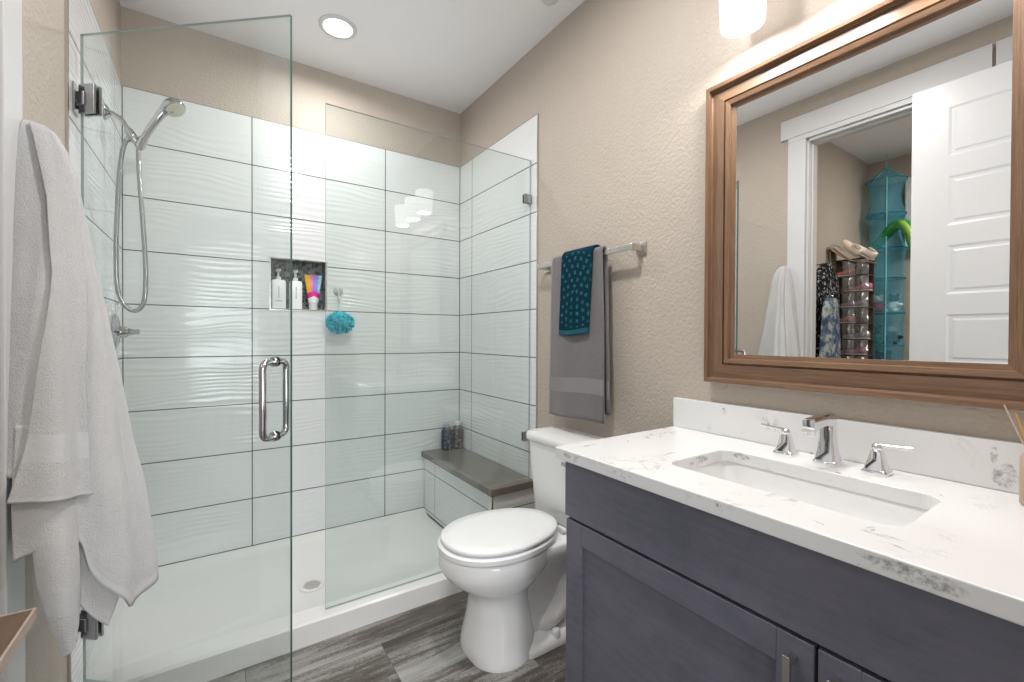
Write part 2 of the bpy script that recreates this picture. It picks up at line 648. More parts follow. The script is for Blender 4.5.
# left wall with the closet doorway
DY0, DY1, DZ = 0.50, 1.290, 2.45
bm = bmesh.new()
bx(bm, XL-0.12, XL, DY1, YB+0.006, 0, ZC)
bx(bm, XL-0.12, XL, -0.24, DY0, 0, ZC)
bx(bm, XL-0.12, XL, DY0, DY1, DZ, ZC)
wl = struct('wall_left', bm, M['wall'], 'beige wall with the closet doorway', 'wall')
obj('tile_panel', box(XL, XL+0.004, 1.812, YB, 0.02, ZT), M['tile_s'], wl, label='white glossy rippled tile with dark grout')
wr = bpy.data.objects['wall_right']
obj('tile_panel', box(XR-0.004, XR, YT, YB, 0.02, ZT), M['tile_s'], wr, label='white glossy rippled tile with dark grout')
struct('trim_1', box(XL, XL+0.007, 1.800, 1.812, 0, ZT), M['nickel'], 'metal strip edging the left shower tile', 'tile trim')
struct('trim_2', box(XR-0.007, XR, YT-0.007, YT, 0, ZT), M['nickel'], 'metal strip edging the right shower tile', 'tile trim')

# door casing, jamb, header
bm = bmesh.new()
bx(bm, XL, XL+0.018, DY1+0.002, DY1+0.104, 0, DZ+0.002)
bx(bm, XL, XL+0.018, DY0-0.02, DY0-0.005, 0, DZ+0.002)
bx(bm, XL, XL+0.018, DY0-0.02, DY1+0.104, DZ+0.002, DZ+0.0315)
struct('trim_3', bm, M['trim'], 'white flat side casing of the closet doorway', 'door casing', bevel=0.002)
struct('trim_4', box(XL, XL+0.022, 0.487, 1.438, DZ+0.032, DZ+0.155), M['trim'], 'white flat header board over the closet doorway', 'door casing', bevel=0.002)
struct('trim_5', box(XL, XL+0.022, -0.12, 0.475, DZ+0.032, DZ+0.155), M['trim'], 'white header board end behind the open door', 'door casing', bevel=0.002)
bm = bmesh.new()
bx(bm, XL-0.12, XL, DY1-0.012, DY1, 0, DZ)
bx(bm, XL-0.12, XL, DY0, DY0+0.016, 0, DZ)
bx(bm, XL-0.12, XL, DY0, DY1, DZ-0.016, DZ)
bx(bm, XL-0.075, XL-0.04, DY1-0.021, DY1-0.012, 0, DZ-0.012)
bx(bm, XL-0.075, XL-0.04, DY0+0.016, DY1-0.016, DZ-0.028, DZ-0.016)
struct('trim_6', bm, M['trim'], 'white jamb lining the closet doorway', 'door jamb', bevel=0.0015)

# closet shell
struct('wall_closet_side', box(-2.1, XL-0.12, 1.48, 1.60, 0, ZC), M['wall'], 'beige closet side wall seen in the mirror', 'wall')
struct('wall_closet_back', box(-2.1, -2.0, -0.8, 1.48, 0, ZC), M['wall'], 'beige closet back wall seen in the mirror', 'wall')
struct('wall_closet_near', box(-2.0, XL-0.12, -0.8, -0.7, 0, ZC), M['wall'], 'beige closet wall on the near side', 'wall')
# wall behind the camera, with the doorway the photograph was taken through
bm = bmesh.new()
bx(bm, 0.62, XR, -0.24, -0.12, 0, ZC)
bx(bm, XL, -0.24, -0.24, -0.12, 0, ZC)
bx(bm, -0.24, 0.62, -0.24, -0.12, DZ, ZC)
struct('wall_entry', bm, M['wall'], 'beige wall with the entry doorway', 'wall')
struct('baseboard_right', box(XR-0.014, XR, 0.97, YT-0.008, 0, 0.11), M['trim'], 'white baseboard behind the toilet', 'baseboard', bevel=0.003)
struct('baseboard_left', box(XL, XL+0.014, DY1+0.105, 1.799, 0, 0.11), M['trim'], 'white baseboard on the left wall', 'baseboard', bevel=0.003)

# open panelled entry door, parallel to the left wall
DX = -0.222
bm = bmesh.new()
y0, y1, z0, z1, th = -0.03, 0.745, 0.012, 2.438, 0.036
bx(bm, DX-th, DX-0.004, y0, y1, z0, z1)
PY0, PY1 = y0+0.125, y1-0.135
rows = []
top = z1-0.135
ph, gap = 0.238, 0.105
rowz = []
zt_ = 2.315
for k in range(7):
    rowz.append((zt_-ph, zt_))
    zt_ -= ph+0.097
prev = z1
for (a, b) in rowz:
    if a < 0.1:
        break
    bx(bm, DX-0.006, DX, PY0, PY1, b, prev)
    prev = a
    # sloping sticking and the raised field
    q = [(PY0, a), (PY1, a), (PY1, b), (PY0, b)]
    o1 = [bm.verts.new((DX, yy, zz)) for yy, zz in q]
    g = 0.016
    q2 = [(PY0+g, a+g), (PY1-g, a+g), (PY1-g, b-g), (PY0+g, b-g)]
    o2 = [bm.verts.new((DX-0.006, yy, zz)) for yy, zz in q2]
    g = 0.030
    q3 = [(PY0+g, a+g), (PY1-g, a+g), (PY1-g, b-g), (PY0+g, b-g)]
    o3 = [bm.verts.new((DX-0.001, yy, zz)) for yy, zz in q3]
    for A, B in ((o1, o2), (o2, o3)):
        for i in range(4):
            bm.faces.new((A[i], A[(i+1) % 4], B[(i+1) % 4], B[i]))
    bm.faces.new(o3)
bx(bm, DX-0.006, DX, PY0, PY1, z0, prev)
bx(bm, DX-0.006, DX, y0, PY0, z0, z1)
bx(bm, DX-0.006, DX, PY1, y1, z0, z1)
struct('door_1', bm, M['trim'], 'open white panelled door seen in the mirror', 'door')

# ------------------------------------------------------------------ shower
# pan
bm = bmesh.new()
X0, X1, Y0, Y1 = XL+0.004, XR-0.004, 1.832, YB
cz = 0.090
prof_out = [(X0, Y0), (X1, Y0), (X1, Y1), (X0, Y1)]


def pring(x0, x1, y0, y1, z, r):
    ps = rrect((x0+x1)/2, (y0+y1)/2, (x1-x0)/2, (y1-y0)/2, r, z)
    # the back rim sits a little lower than the curb
    return [(a, b, c-0.016*min(1, max(0, (b-2.0)/0.4)) if c > 0.07 else c) for a, b, c in ps]


rings = [pring(X0, X1, Y0, Y1, 0.0, 0.004), pring(X0, X1, Y0, Y1, cz-0.008, 0.004), pring(X0, X1, Y0+0.008, Y1, cz, 0.004),
         pring(X0+0.025, X1-0.02, Y0+0.095, Y1-0.02, cz-0.002, 0.03), pring(X0+0.035, X1-0.03, Y0+0.108, Y1-0.03, cz-0.03, 0.04),
         pring(X0+0.075, X1-0.06, Y0+0.135, Y1-0.075, 0.045, 0.06), pring(0.30, 0.42, 2.14, 2.26, 0.034, 0.055)]
loft(bm, rings)
pan = thing('shower_pan', 'white acrylic shower pan with low curb and round drain', 'shower pan', (0, 0, 0))
obj('pan', bm, M['pan'], pan, smooth=40, label='white acrylic pan with curb')
bm = bmesh.new()
lathe(bm, [(0.052, 0.0325), (0.052, 0.038), (0.047, 0.0395), (0.001, 0.0390)], (0.362, 2.197, 0), 32)
dr = obj('drain', bm, M['pan'], pan, smooth=40)
bm = bmesh.new()
for i in range(-3, 4):
    for j in range(-3, 4):
        x, y = i*0.0115+(j % 2)*0.0057, j*0.0105
        if x*x+y*y < 0.037**2:
            lathe(bm, [(0.0036, 0.0382), (0.0036, 0.0405)], (0.362+x, 2.197+y, 0), 8)
obj('drain_hole', bm, simple('bronze_drain', (0.17, 0.12, 0.09), 0.4), dr)

# bench
BX = 1.108
bn = thing('shower_bench', 'tiled shower bench topped with a taupe stone slab', 'bench', (0, 0, 0))
obj('bench_body', box(BX+0.012, XR-0.0045, YT+0.018, YB-0.0005, 0.05, 0.412), [M['tile_s']], bn, label='white rippled tile bench front')
obj('caulk_line', box(BX+0.0095, BX+0.012, YT+0.13, YB-0.001, 0.048, 0.054), M['dark'], bn, label='dark sealant line at the foot of the bench')
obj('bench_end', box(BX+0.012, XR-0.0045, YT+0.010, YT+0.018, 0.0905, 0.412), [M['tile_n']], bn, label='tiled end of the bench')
obj('metal_edge', box(BX+0.004, BX+0.012, YT+0.006, YT+0.016, 0.0905, 0.412), M['nickel'], bn)
obj('seat_slab', box(BX-0.008, XR-0.0045, YT+0.040, YB-0.0005, 0.413, 0.447), M['bench_top'], bn, bevel=0.002, label='taupe stone slab')
obj('slab_nosing', box(BX-0.008, XR-0.0045, YT-0.006, YT+0.038, 0.413, 0.448), simple('taupe_nosing', (0.16, 0.135, 0.11), 0.3, var=0.1, vs=80), bn, bevel=0.002, label='taupe stone end nosing')

# fixed glass panel
GY = 1.885
GT = 2.120


def pane(x0, x1, z0, z1, th=0.009, dark_right=False):
    bm = bmesh.new()
    bx(bm, x0, x1, -th/2, th/2, z0, z1)
    bm.faces.ensure_lookup_table()
    for f in bm.faces:
        n = f.calc_center_median()
        if abs(n.y) < th*0.4:
            f.material_index = 1 if n.x > x1-1e-4 or not dark_right else 2
    return bm


fp = thing('glass_panel', 'fixed clear glass shower panel clamped to the right wall', 'shower glass', (0, GY, 0))
EDGE_L = simple('pale_glass_edge', (0.36, 0.42, 0.40), 0.1, var=0.02)
obj('glass', pane(0.360, XR-0.008, cz+0.001, GT), [M['glass'], EDGE_L], fp)
for z in (1.915, 0.667):
    bm = bmesh.new()
    bx(bm, XR-0.050, XR-0.0045, -0.0125, -0.0047, z-0.023, z+0.023)
    bx(bm, XR-0.050, XR-0.0045, 0.0047, 0.0125, z-0.023, z+0.023)
    bx(bm, XR-0.0075, XR-0.0045, -0.0125, 0.0125, z-0.023, z+0.023)
    obj('clamp', bm, M['darkmetal'], fp, bevel=0.001)

# open glass door
ang = math.radians(-40.95)
sd = thing('shower_door', 'clear glass shower door swung open with chrome pull', 'shower door', (-0.350, GY, 0), rotz=ang)
obj('glass', pane(0.002, 0.700, 0.108, GT, dark_right=True), [M['glass'], M['edge'], EDGE_L], sd)
for z in (1.917, 0.292):
    bm = bmesh.new()
    # plates either side of the glass
    for s in (-1, 1):
        bx(bm, 0.004, 0.058, s*0.0047 if s > 0 else -0.0125, 0.0125 if s > 0 else -0.0047, z-0.045, z+0.045)
    bx(bm, -0.004, 0.028, -0.017, -0.0125, z-0.020, z+0.020)
    lathe(bm, [(0.0075, z-0.028), (0.0075, z+0.028)], (-0.004, 0, 0), 14)
    h = obj('hinge', bm, M['darkmetal'], sd, bevel=0.0012)
    bm = bmesh.new()
    Minv = Matrix.Rotation(-ang, 4, 'Z') @ Matrix.Translation((0.350, -GY, 0))
    bx(bm, XL+0.0042, XL+0.0095, GY-0.028, GY+0.028, z-0.045, z+0.045)
    bx(bm, XL+0.0092, XL+0.018, GY-0.010, GY+0.010, z-0.018, z+0.018)
    bmesh.ops.transform(bm, matrix=Minv, verts=bm.verts)
    obj('wall_plate', bm, M['darkmetal'], h, bevel=0.001)
bm = bmesh.new()
hx, za, zb, hr = 0.648, 1.115, 0.896, 0.0095
for s in (-1, 1):
    d0 = 0.005*s
    d1 = 0.052*s
    pts = [(hx, d0, za), (hx, d1-0.020*s, za), (hx, d1-0.006*s, za-0.006), (hx, d1, za-0.020), (hx, d1, za-0.06), (hx, d1, zb+0.06),
           (hx, d1, zb+0.020), (hx, d1-0.006*s, zb+0.006), (hx, d1-0.020*s, zb), (hx, d0, zb)]
    tube(bm, pts, hr, 16, 4)
for z in (za, zb):
    for s in (-1, 1):
        lathe(bm, [(0.015, 0.0048*s), (0.015, 0.009*s), (0.0125, 0.012*s)], (hx, 0, z), 20, 'y')
obj('pull_handle', bm, M['dchrome'], sd, smooth=40, label='chrome back to back pull handle')
obj('door_sweep', box(0.004, 0.698, -0.006, 0.006, 0.098, 0.1075), simple('clear_vinyl', (0.55, 0.57, 0.55), 0.2), sd)

# hand shower
CH = M['dchrome']
hs = thing('hand_shower', 'chrome hand shower on a wall arm with looping metal hose', 'shower head', (0, 0, 0))
SY = 2.32
bm = bmesh.new()
lathe(bm, [(0.001, 0.0), (0.028, 0.0), (0.030, 0.004), (0.022, 0.012), (0.011, 0.016), (0.009, 0.018)], (XL+0.004, SY, 2.062), 28, 'x')
obj('flange', bm, CH, hs, smooth=50)
bm = bmesh.new()
tube(bm, [(XL+0.01, SY, 2.062), (-0.345, SY, 2.063), (-0.318, SY, 2.048), (-0.302, SY, 2.022), (-0.292, SY, 2.004)], 0.0085, 14, 5)
obj('arm', bm, CH, hs, smooth=50)
bm = bmesh.new()
tube(bm, [(-0.297, SY, 2.013), (-0.290, SY, 2.000), (-0.283, SY, 1.988), (-0.276, SY, 1.976), (-0.268, SY, 1.962)], [0.013, 0.0165, 0.0165, 0.013, 0.010], 18)
tube(bm, [(-0.300, SY, 1.966), (-0.288, SY, 1.985), (-0.283, SY, 1.99)], [0.010, 0.012, 0.010], 14)
tube(bm, [(-0.283, SY, 1.972), (-0.262, SY, 1.955), (-0.243, SY, 1.960)], [0.008, 0.010, 0.010], 14)
tube(bm, [(-0.262, SY-0.005, 1.945), (-0.248, SY-0.005, 1.985)], [0.0155, 0.0165], 18)
obj('holder', bm, CH, hs, smooth=50)
bm = bmesh.new()
tube(bm, [(-0.263, SY-0.004, 1.940), (-0.250, SY-0.004, 1.975), (-0.232, SY-0.006, 2.020), (-0.207, SY-0.01, 2.068), (-0.186, SY-0.014, 2.104), (-0.166, SY-0.018, 2.128)],
     [0.0105, 0.0125, 0.0135, 0.0145, 0.017, 0.026], 20, 5)
hd = Vector((-0.150, SY-0.022, 2.134))
dirn = Vector((0.42, -0.35, -0.84)).normalized()
rot = dirn.to_track_quat('Z', 'Y').to_matrix().to_4x4()
b2 = bmesh.new()
lathe(b2, [(0.002, -0.026), (0.018, -0.025), (0.032, -0.017), (0.040, -0.004), (0.041, 0.008), (0.038, 0.014)], (0, 0, 0), 28)
bmesh.ops.transform(b2, matrix=Matrix.Translation(hd) @ rot, verts=b2.verts)
tmp = bpy.data.meshes.new('t')
b2.to_mesh(tmp)
bm.from_mesh(tmp)
b2.free()
wand = obj('wand', bm, CH, hs, smooth=50)
bm = bmesh.new()
lathe(bm, [(0.001, 0.0145), (0.034, 0.0145), (0.035, 0.018), (0.02, 0.021), (0.001, 0.0215)], (0, 0, 0), 28)
for k in range(14):
    a = 2*PI*k/14
    lathe(bm, [(0.0025, 0.016), (0.002, 0.0225)], (0.027*math.cos(a), 0.027*math.sin(a), 0), 6)
bmesh.ops.transform(bm, matrix=Matrix.Translation(hd) @ rot, verts=bm.verts)
obj('spray_face', bm, simple('cream_spray_face', (0.72, 0.70, 0.58), 0.4), wand, smooth=40, label='cream spray face')
bm = bmesh.new()
tube(bm, [(-0.300, SY, 1.972), (-0.312, SY, 1.925), (-0.322, SY, 1.83), (-0.328, SY, 1.70), (-0.333, SY, 1.54), (-0.331, SY, 1.40), (-0.318, SY, 1.330), (-0.297, SY, 1.297),
          (-0.270, SY, 1.291), (-0.249, SY, 1.325), (-0.243, SY, 1.40), (-0.244, SY, 1.50), (-0.252, SY, 1.66), (-0.260, SY, 1.80), (-0.264, SY, 1.90), (-0.263, SY-0.004, 1.945)],
     0.0082, 12, 8)


def hose_mat():
    m = MT('ribbed_hose_metal')
    co = m.coords()
    wv = m.n('ShaderNodeTexWave', wave_type='BANDS', bands_direction='Z')
    m.l(co, wv.inputs['Vector'])
    wv.inputs['Scale'].default_value = 90
    m.base((0.42, 0.43, 0.44), 0.25, 1.0)
    m.l(m.bump(wv.outputs['Fac'], 0.5, 0.001), m.b.inputs['Normal'])
    return m.m


obj('hose', bm, hose_mat(), hs, smooth=True)

# valve
vv = thing('shower_valve', 'chrome shower valve with lever on left tile wall', 'shower valve', (XL+0.004, 2.50, 1.205))
bm = bmesh.new()
lathe(bm, [(0.001, 0), (0.075, 0), (0.078, 0.004), (0.070, 0.010), (0.030, 0.014), (0.026, 0.018)], (0, 0, 0), 36, 'x')
obj('plate', bm, CH, vv, smooth=50)
bm = bmesh.new()
lathe(bm, [(0.024, 0.016), (0.024, 0.040), (0.018, 0.046), (0.001, 0.047)], (0, 0, 0), 24, 'x')
tube(bm, [(0.030, 0, 0), (0.045, 0, 0), (0.055, -0.004, 0.0), (0.068, -0.010, 0.0), (0.082, -0.014, 0.002)], [0.022, 0.019, 0.014, 0.011, 0.012], 16)
obj('lever', bm, CH, vv, smooth=50)

# bottles in the niche
SH = NZ0+0.0052


def pump_bottle(x, label, wdt, mark):
    t = thing('pump_bottle', label, 'bottle', (x, YB+0.042, SH), group='white pump bottles in the niche')
    bm = bmesh.new()
    hw = wdt/2
    loft(bm, [rrect(0, 0, hw-0.004, 0.026, 0.008, 0.0), rrect(0, 0, hw, 0.030, 0.010, 0.004), rrect(0, 0, hw, 0.030, 0.010, 0.150), rrect(0, 0, hw-0.004, 0.026, 0.010, 0.157), rrect(0, 0, 0.014, 0.013, 0.008, 0.160)])
    obj('bottle_body', bm, M['white_plastic'], t, smooth=40)
    bm = bmesh.new()
    lathe(bm, [(0.0135, 0.1605), (0.0135, 0.176), (0.006, 0.178), (0.0055, 0.205), (0.012, 0.207), (0.012, 0.217), (0.004, 0.220)], (0, 0, 0), 20)
    tube(bm, [(0, 0, 0.213), (0.004, -0.020, 0.214), (0.006, -0.034, 0.208)], [0.006, 0.0055, 0.004], 10, 3)
    obj('pump', bm, M['white_plastic'], t, smooth=40)
    bm = bmesh.new()
    for i in range(9):
        k = 0.0022 if i % 3 else 0.0034
        bx(bm, -k, k, -0.0306, -0.0302, 0.060+i*0.0075, 0.0645+i*0.0075)
    if mark:
        bx(bm, -0.014, 0.014, -0.0306, -0.0302, 0.040, 0.0445)
    obj('lettering', bm, simple('grey_print', (0.30, 0.33, 0.34), 0.5), t)
    return t


pump_bottle(0.279, 'white pump bottle at the left end of the niche', 0.072, True)
pump_bottle(0.365, 'white pump bottle in the middle of the niche, beside the colourful tube', 0.064, False)


def tube_mat():
    m = MT('rainbow_tube')
    tc = m.n('ShaderNodeTexCoord')
    sp = m.n('ShaderNodeSeparateXYZ')
    m.l(tc.outputs['Object'], sp.inputs[0])
    nz = m.noise(tc.outputs['Object'], 28, 2, 0.5, 1.0)
    fx = m.math('ADD', m.math('MULTIPLY', m.math('ADD', sp.outputs[0], 0.03), 12.0), m.math('MULTIPLY', nz, 0.45))
    c = m.ramp(fx, [(0.22, (0.85, 0.50, 0.03)), (0.42, (0.85, 0.25, 0.20)), (0.60, (0.42, 0.16, 0.62)), (0.80, (0.20, 0.34, 0.80)), (0.98, (0.55, 0.80, 0.85))])
    zz = m.math('ADD', sp.outputs[2], m.math('MULTIPLY', m.math('ABSOLUTE', sp.outputs[0]), 0.5))
    pk = m.math('LESS_THAN', zz, 0.110)
    c = m.mix(pk, c, (0.72, 0.02, 0.28))
    wh = m.math('LESS_THAN', zz, 0.079)
    c = m.mix(wh, c, (0.82, 0.80, 0.82))
    m.base(c, 0.35)
    return m.m


t = thing('squeeze_tube', 'rainbow coloured squeeze tube standing on its cap in the niche', 'tube', (0.458, YB+0.042, SH))
bm = bmesh.new()
rg = []
for (z, a, b) in ((0.040, 0.026, 0.022), (0.060, 0.029, 0.022), (0.12, 0.037, 0.015), (0.165, 0.043, 0.007), (0.190, 0.046, 0.002), (0.200, 0.046, 0.0015)):
    rg.append(sell(0, 0, a, b, z, 28, 2.0))
loft(bm, rg)
obj('tube_body', bm, tube_mat(), t, smooth=50)
bm = bmesh.new()
lathe(bm, [(0.022, 0), (0.023, 0.003), (0.023, 0.038), (0.020, 0.040)], (0, 0, 0), 28)
obj('cap', bm, simple('pale_cap', (0.66, 0.68, 0.70), 0.3), t, smooth=40)

# suction hook and puff
t = thing('suction_hook', 'clear suction hook stuck on the back shower tile', 'hook', (0.585, YB, 1.430))
clearp = MT('clear_plastic')
clearp.base((0.88, 0.90, 0.90), 0.08)
clearp.b.inputs['Transmission Weight'].default_value = 0.55
bm = bmesh.new()
lathe(bm, [(0.001, -0.0005), (0.027, -0.0005), (0.027, -0.003), (0.017, -0.010), (0.010, -0.016), (0.001, -0.018)], (0, 0, 0.022), 28, 'y')
obj('suction_cup', bm, clearp.m, t, smooth=50)
bm = bmesh.new()
tube(bm, [(0, -0.012, 0.022), (0, -0.017, 0.0), (0, -0.020, -0.035), (0, -0.028, -0.048), (0, -0.038, -0.042), (0, -0.040, -0.030)], 0.0055, 10, 4)
obj('hook_arm', bm, clearp.m, t, smooth=50)


def puff_mat():
    m = MT('turquoise_netting')
    m.base(m.mix(m.noise(m.coords(), 60, 3), (0.0, 0.50, 0.66), (0.08, 0.78, 0.90)), 0.6)
    return m.m


t = thing('bath_puff', 'turquoise mesh bath puff hanging from the suction hook', 'bath puff', (0.583, YB-0.062, 1.268))
bm = bmesh.new()
rnd = random.Random(3)
for k in range(230):
    d = Vector((rnd.gauss(0, 1), rnd.gauss(0, 1), rnd.gauss(0, 1))).normalized()
    cc = Vector((d.x*0.058, d.y*0.036, d.z*0.042))
    u = d.orthogonal().normalized()
    v = d.cross(u)
    a0 = rnd.random()*6.28
    u, v = u*math.cos(a0)+v*math.sin(a0), -u*math.sin(a0)+v*math.cos(a0)
    pts_a, pts_b = [], []
    for i in range(9):
        s = i/8*PI*1.5
        p = cc + u*(0.015*math.cos(s)) + d*(0.013*math.sin(s*2)+0.004)+v*(0.010*math.sin(s))
        pts_a.append(bm.verts.new(p))
        pts_b.append(bm.verts.new(p+v*0.009+d*0.006))
    for i in range(8):
        bm.faces.new((pts_a[i], pts_a[i+1], pts_b[i+1], pts_b[i]))
blob(bm, (0, 0, 0), (0.052, 0.034, 0.038))
obj('netting', bm, puff_mat(), t, smooth=True)
bm = bmesh.new()
tube(bm, [(0, 0.0, 0.02), (-0.004, 0.010, 0.075), (0.0, 0.024, 0.110), (0.002, 0.028, 0.117), (0.006, 0.022, 0.108), (0.006, 0.006, 0.06), (0.004, 0.0, 0.02)], 0.0016, 6, 4)
obj('cord', bm, M['white_plastic'], t)

# bottles on the bench


def dark_bottle(x, y, label, bc, cc, h):
    t = thing('soap_bottle', label, 'bottle', (x, y, 0.4472), group='dark patterned bottles on the bench')
    bm = bmesh.new()
    lathe(bm, [(0.031, 0), (0.0355, 0.004), (0.0355, h*0.70), (0.030, h*0.78), (0.017, h*0.86)], (0, 0, 0), 28)
    m = MT('patterned_label')
    m.base(m.ramp(m.noise(m.coords(), 70, 3, 0.7), [(0.42, bc), (0.56, tuple(x*2.0 for x in bc)), (0.68, (0.40, 0.40, 0.44))]), 0.25)
    obj('bottle_body', bm, m.m, t, smooth=40)
    bm = bmesh.new()
    lathe(bm, [(0.018, h*0.86), (0.0185, h*0.88), (0.0185, h*0.985), (0.016, h)], (0, 0, 0), 24)
    obj('cap', bm, simple('bottle_cap', cc, 0.3), t, smooth=40)


dark_bottle(1.259, 2.655, 'dark blue patterned bottle with grey cap on bench, left one', (0.02, 0.026, 0.045), (0.40, 0.43, 0.46), 0.172)
dark_bottle(1.336, 2.650, 'dark patterned bottle with pale cap on bench, beside the wall', (0.04, 0.030, 0.03), (0.75, 0.72, 0.66), 0.178)

# ------------------------------------------------------------------ toilet
TY = 1.440
to = thing('toilet', 'white two piece toilet with the lid closed beside the vanity', 'toilet', (0.008, TY, 0))
P_ = M['porc']


def egg(x0, x1, hw, z, n=48, rear=0.62, e=2.15):
    """oval with a rounder front (x0) and a narrower straighter rear (x1)"""
    out = []
    L = x1-x0
    cx = x0+L*0.46
    for i in range(n):
        t = 2*PI*i/n
        c, s = math.cos(t), math.sin(t)
        xx = cx + (c*(x1-cx) if c > 0 else c*(cx-x0))
        k = 1.0
        if c > 0:
            k = 1-(1-rear)*c**1.6*0.55
        ss = abs(s)**(2/e)*(1 if s >= 0 else -1)
        out.append((xx, hw*ss*k, z))
    return out


bm = bmesh.new()
prof = [(0.0, 0.762, 1.030, 0.146, 2.8), (0.012, 0.759, 1.032, 0.148, 2.8), (0.05, 0.764, 1.028, 0.141, 2.8), (0.12, 0.778, 1.020, 0.126, 2.7), (0.19, 0.786, 1.012, 0.113, 2.6),
        (0.226, 0.786, 1.012, 0.110, 2.5), (0.244, 0.775, 1.03, 0.118, 2.3), (0.262, 0.748, 1.05, 0.136, 2.15), (0.285, 0.712, 1.07, 0.157, 2.05), (0.312, 0.682, 1.10, 0.173, 2.05),
        (0.334, 0.668, 1.12, 0.1795, 2.05), (0.345, 0.662, 1.13, 0.183, 2.05), (0.385, 0.661, 1.13, 0.183, 2.05), (0.395, 0.663, 1.13, 0.182, 2.05), (0.401, 0.671, 1.125, 0.176, 2.05)]
loft(bm, [egg(a, b, h, z, 48, 0.85, e) for z, a, b, h, e in prof])
obj('bowl', bm, P_, to, smooth=50)
# rear deck and trapway body
bm = bmesh.new()
loft(bm, [rrect(1.10, 0, 0.125, 0.085, 0.02, 0.02), rrect(1.10, 0, 0.125, 0.080, 0.02, 0.14), rrect(1.10, 0, 0.130, 0.082, 0.02, 0.22), rrect(1.12, 0, 0.150, 0.100, 0.03, 0.28), rrect(1.14, 0, 0.175, 0.128, 0.04, 0.32),
          rrect(1.15, 0, 0.180, 0.145, 0.045, 0.35), rrect(1.155, 0, 0.180, 0.150, 0.045, 0.388), rrect(1.155, 0, 0.175, 0.145, 0.045, 0.3965)])
for s in (-1, 1):
    tube(bm, [(1.03, s*0.045, 0.030), (1.06, s*0.066, 0.060), (1.10, s*0.074, 0.085), (1.14, s*0.074, 0.125), (1.165, s*0.066, 0.19), (1.19, s*0.05, 0.26)],
         [0.018, 0.034, 0.044, 0.046, 0.042, 0.03], 18, 5)
obj('trapway', bm, P_, to, smooth=60, label='white trapway and rear deck')
bm = bmesh.new()
loft(bm, [rrect(1.085, 0, 0.160, 0.142, 0.05, 0.0), rrect(1.085, 0, 0.160, 0.142, 0.05, 0.022), rrect(1.085, 0, 0.150, 0.130, 0.05, 0.034), rrect(1.085, 0, 0.13, 0.08, 0.04, 0.050)])
obj('foot_flange', bm, P_, to, smooth=50)
for s in (-1, 1):
    bm = bmesh.new()
    lathe(bm, [(0.018, 0.022), (0.018, 0.046), (0.013, 0.055), (0.002, 0.058)], (1.085, s*0.121, 0), 20)
    obj('bolt_cap', bm, M['white_plastic'], to, smooth=40)
# seat and lid
bm = bmesh.new()
loft(bm, [egg(0.664, 1.136, 0.180, 0.4045, 48, 0.95, 2.2), egg(0.658, 1.140, 0.186, 0.409, 48, 0.95, 2.2), egg(0.658, 1.140, 0.186, 0.424, 48, 0.95, 2.2), egg(0.665, 1.136, 0.180, 0.429, 48, 0.95, 2.2)])
obj('seat', bm, M['white_plastic'], to, smooth=40)
bm = bmesh.new()
loft(bm, [egg(0.674, 1.142, 0.174, 0.4335, 48, 0.95, 2.25), egg(0.669, 1.146, 0.179, 0.437, 48, 0.95, 2.25), egg(0.669, 1.146, 0.179, 0.446, 48, 0.95, 2.25), egg(0.674, 1.142, 0.174, 0.4515, 48, 0.95, 2.25), egg(0.72, 1.10, 0.135, 0.4535, 48, 0.95, 2.2), egg(0.82, 1.00, 0.05, 0.454, 48, 0.95)])
obj('lid', bm, M['white_plastic'], to, smooth=60)
for s in (-1, 1):
    bm = bmesh.new()
    lathe(bm, [(0.007, s*0.050), (0.009, s*0.055), (0.009, s*0.095), (0.007, s*0.100)], (1.152, 0, 0.414), 16, 'y')
    bx(bm, 1.142, 1.162, min(s*0.06, s*0.09), max(s*0.06, s*0.09), 0.397, 0.414)
    obj('seat_hinge', bm, M['white_plastic'], to, smooth=40)
# tank
bm = bmesh.new()
loft(bm, [rrect(1.275, 0, 0.080, 0.160, 0.035, 0.397), rrect(1.272, 0, 0.088, 0.173, 0.035, 0.410), rrect(1.270, 0, 0.092, 0.186, 0.035, 0.55), rrect(1.268, 0, 0.097, 0.200, 0.035, 0.70), rrect(1.268, 0, 0.097, 0.203, 0.035, 0.722)])
obj('tank', bm, P_, to, smooth=50)
bm = bmesh.new()
loft(bm, [rrect(1.266, 0, 0.098, 0.204, 0.035, 0.7225), rrect(1.266, 0, 0.104, 0.214, 0.035, 0.730), rrect(1.266, 0, 0.104, 0.214, 0.035, 0.752), rrect(1.266, 0, 0.098, 0.208, 0.035, 0.762), rrect(1.266, 0, 0.06, 0.16, 0.03, 0.764)])
obj('tank_lid', bm, P_, to, smooth=50)
bm = bmesh.new()
lathe(bm, [(0.012, -0.004), (0.012, -0.014)], (1.175, -0.135, 0.675), 16, 'x')
bx(bm, 1.154, 1.162, -0.145, -0.065, 0.668, 0.682)
obj('flush_lever', bm, CH, to, smooth=40, bevel=0.001)

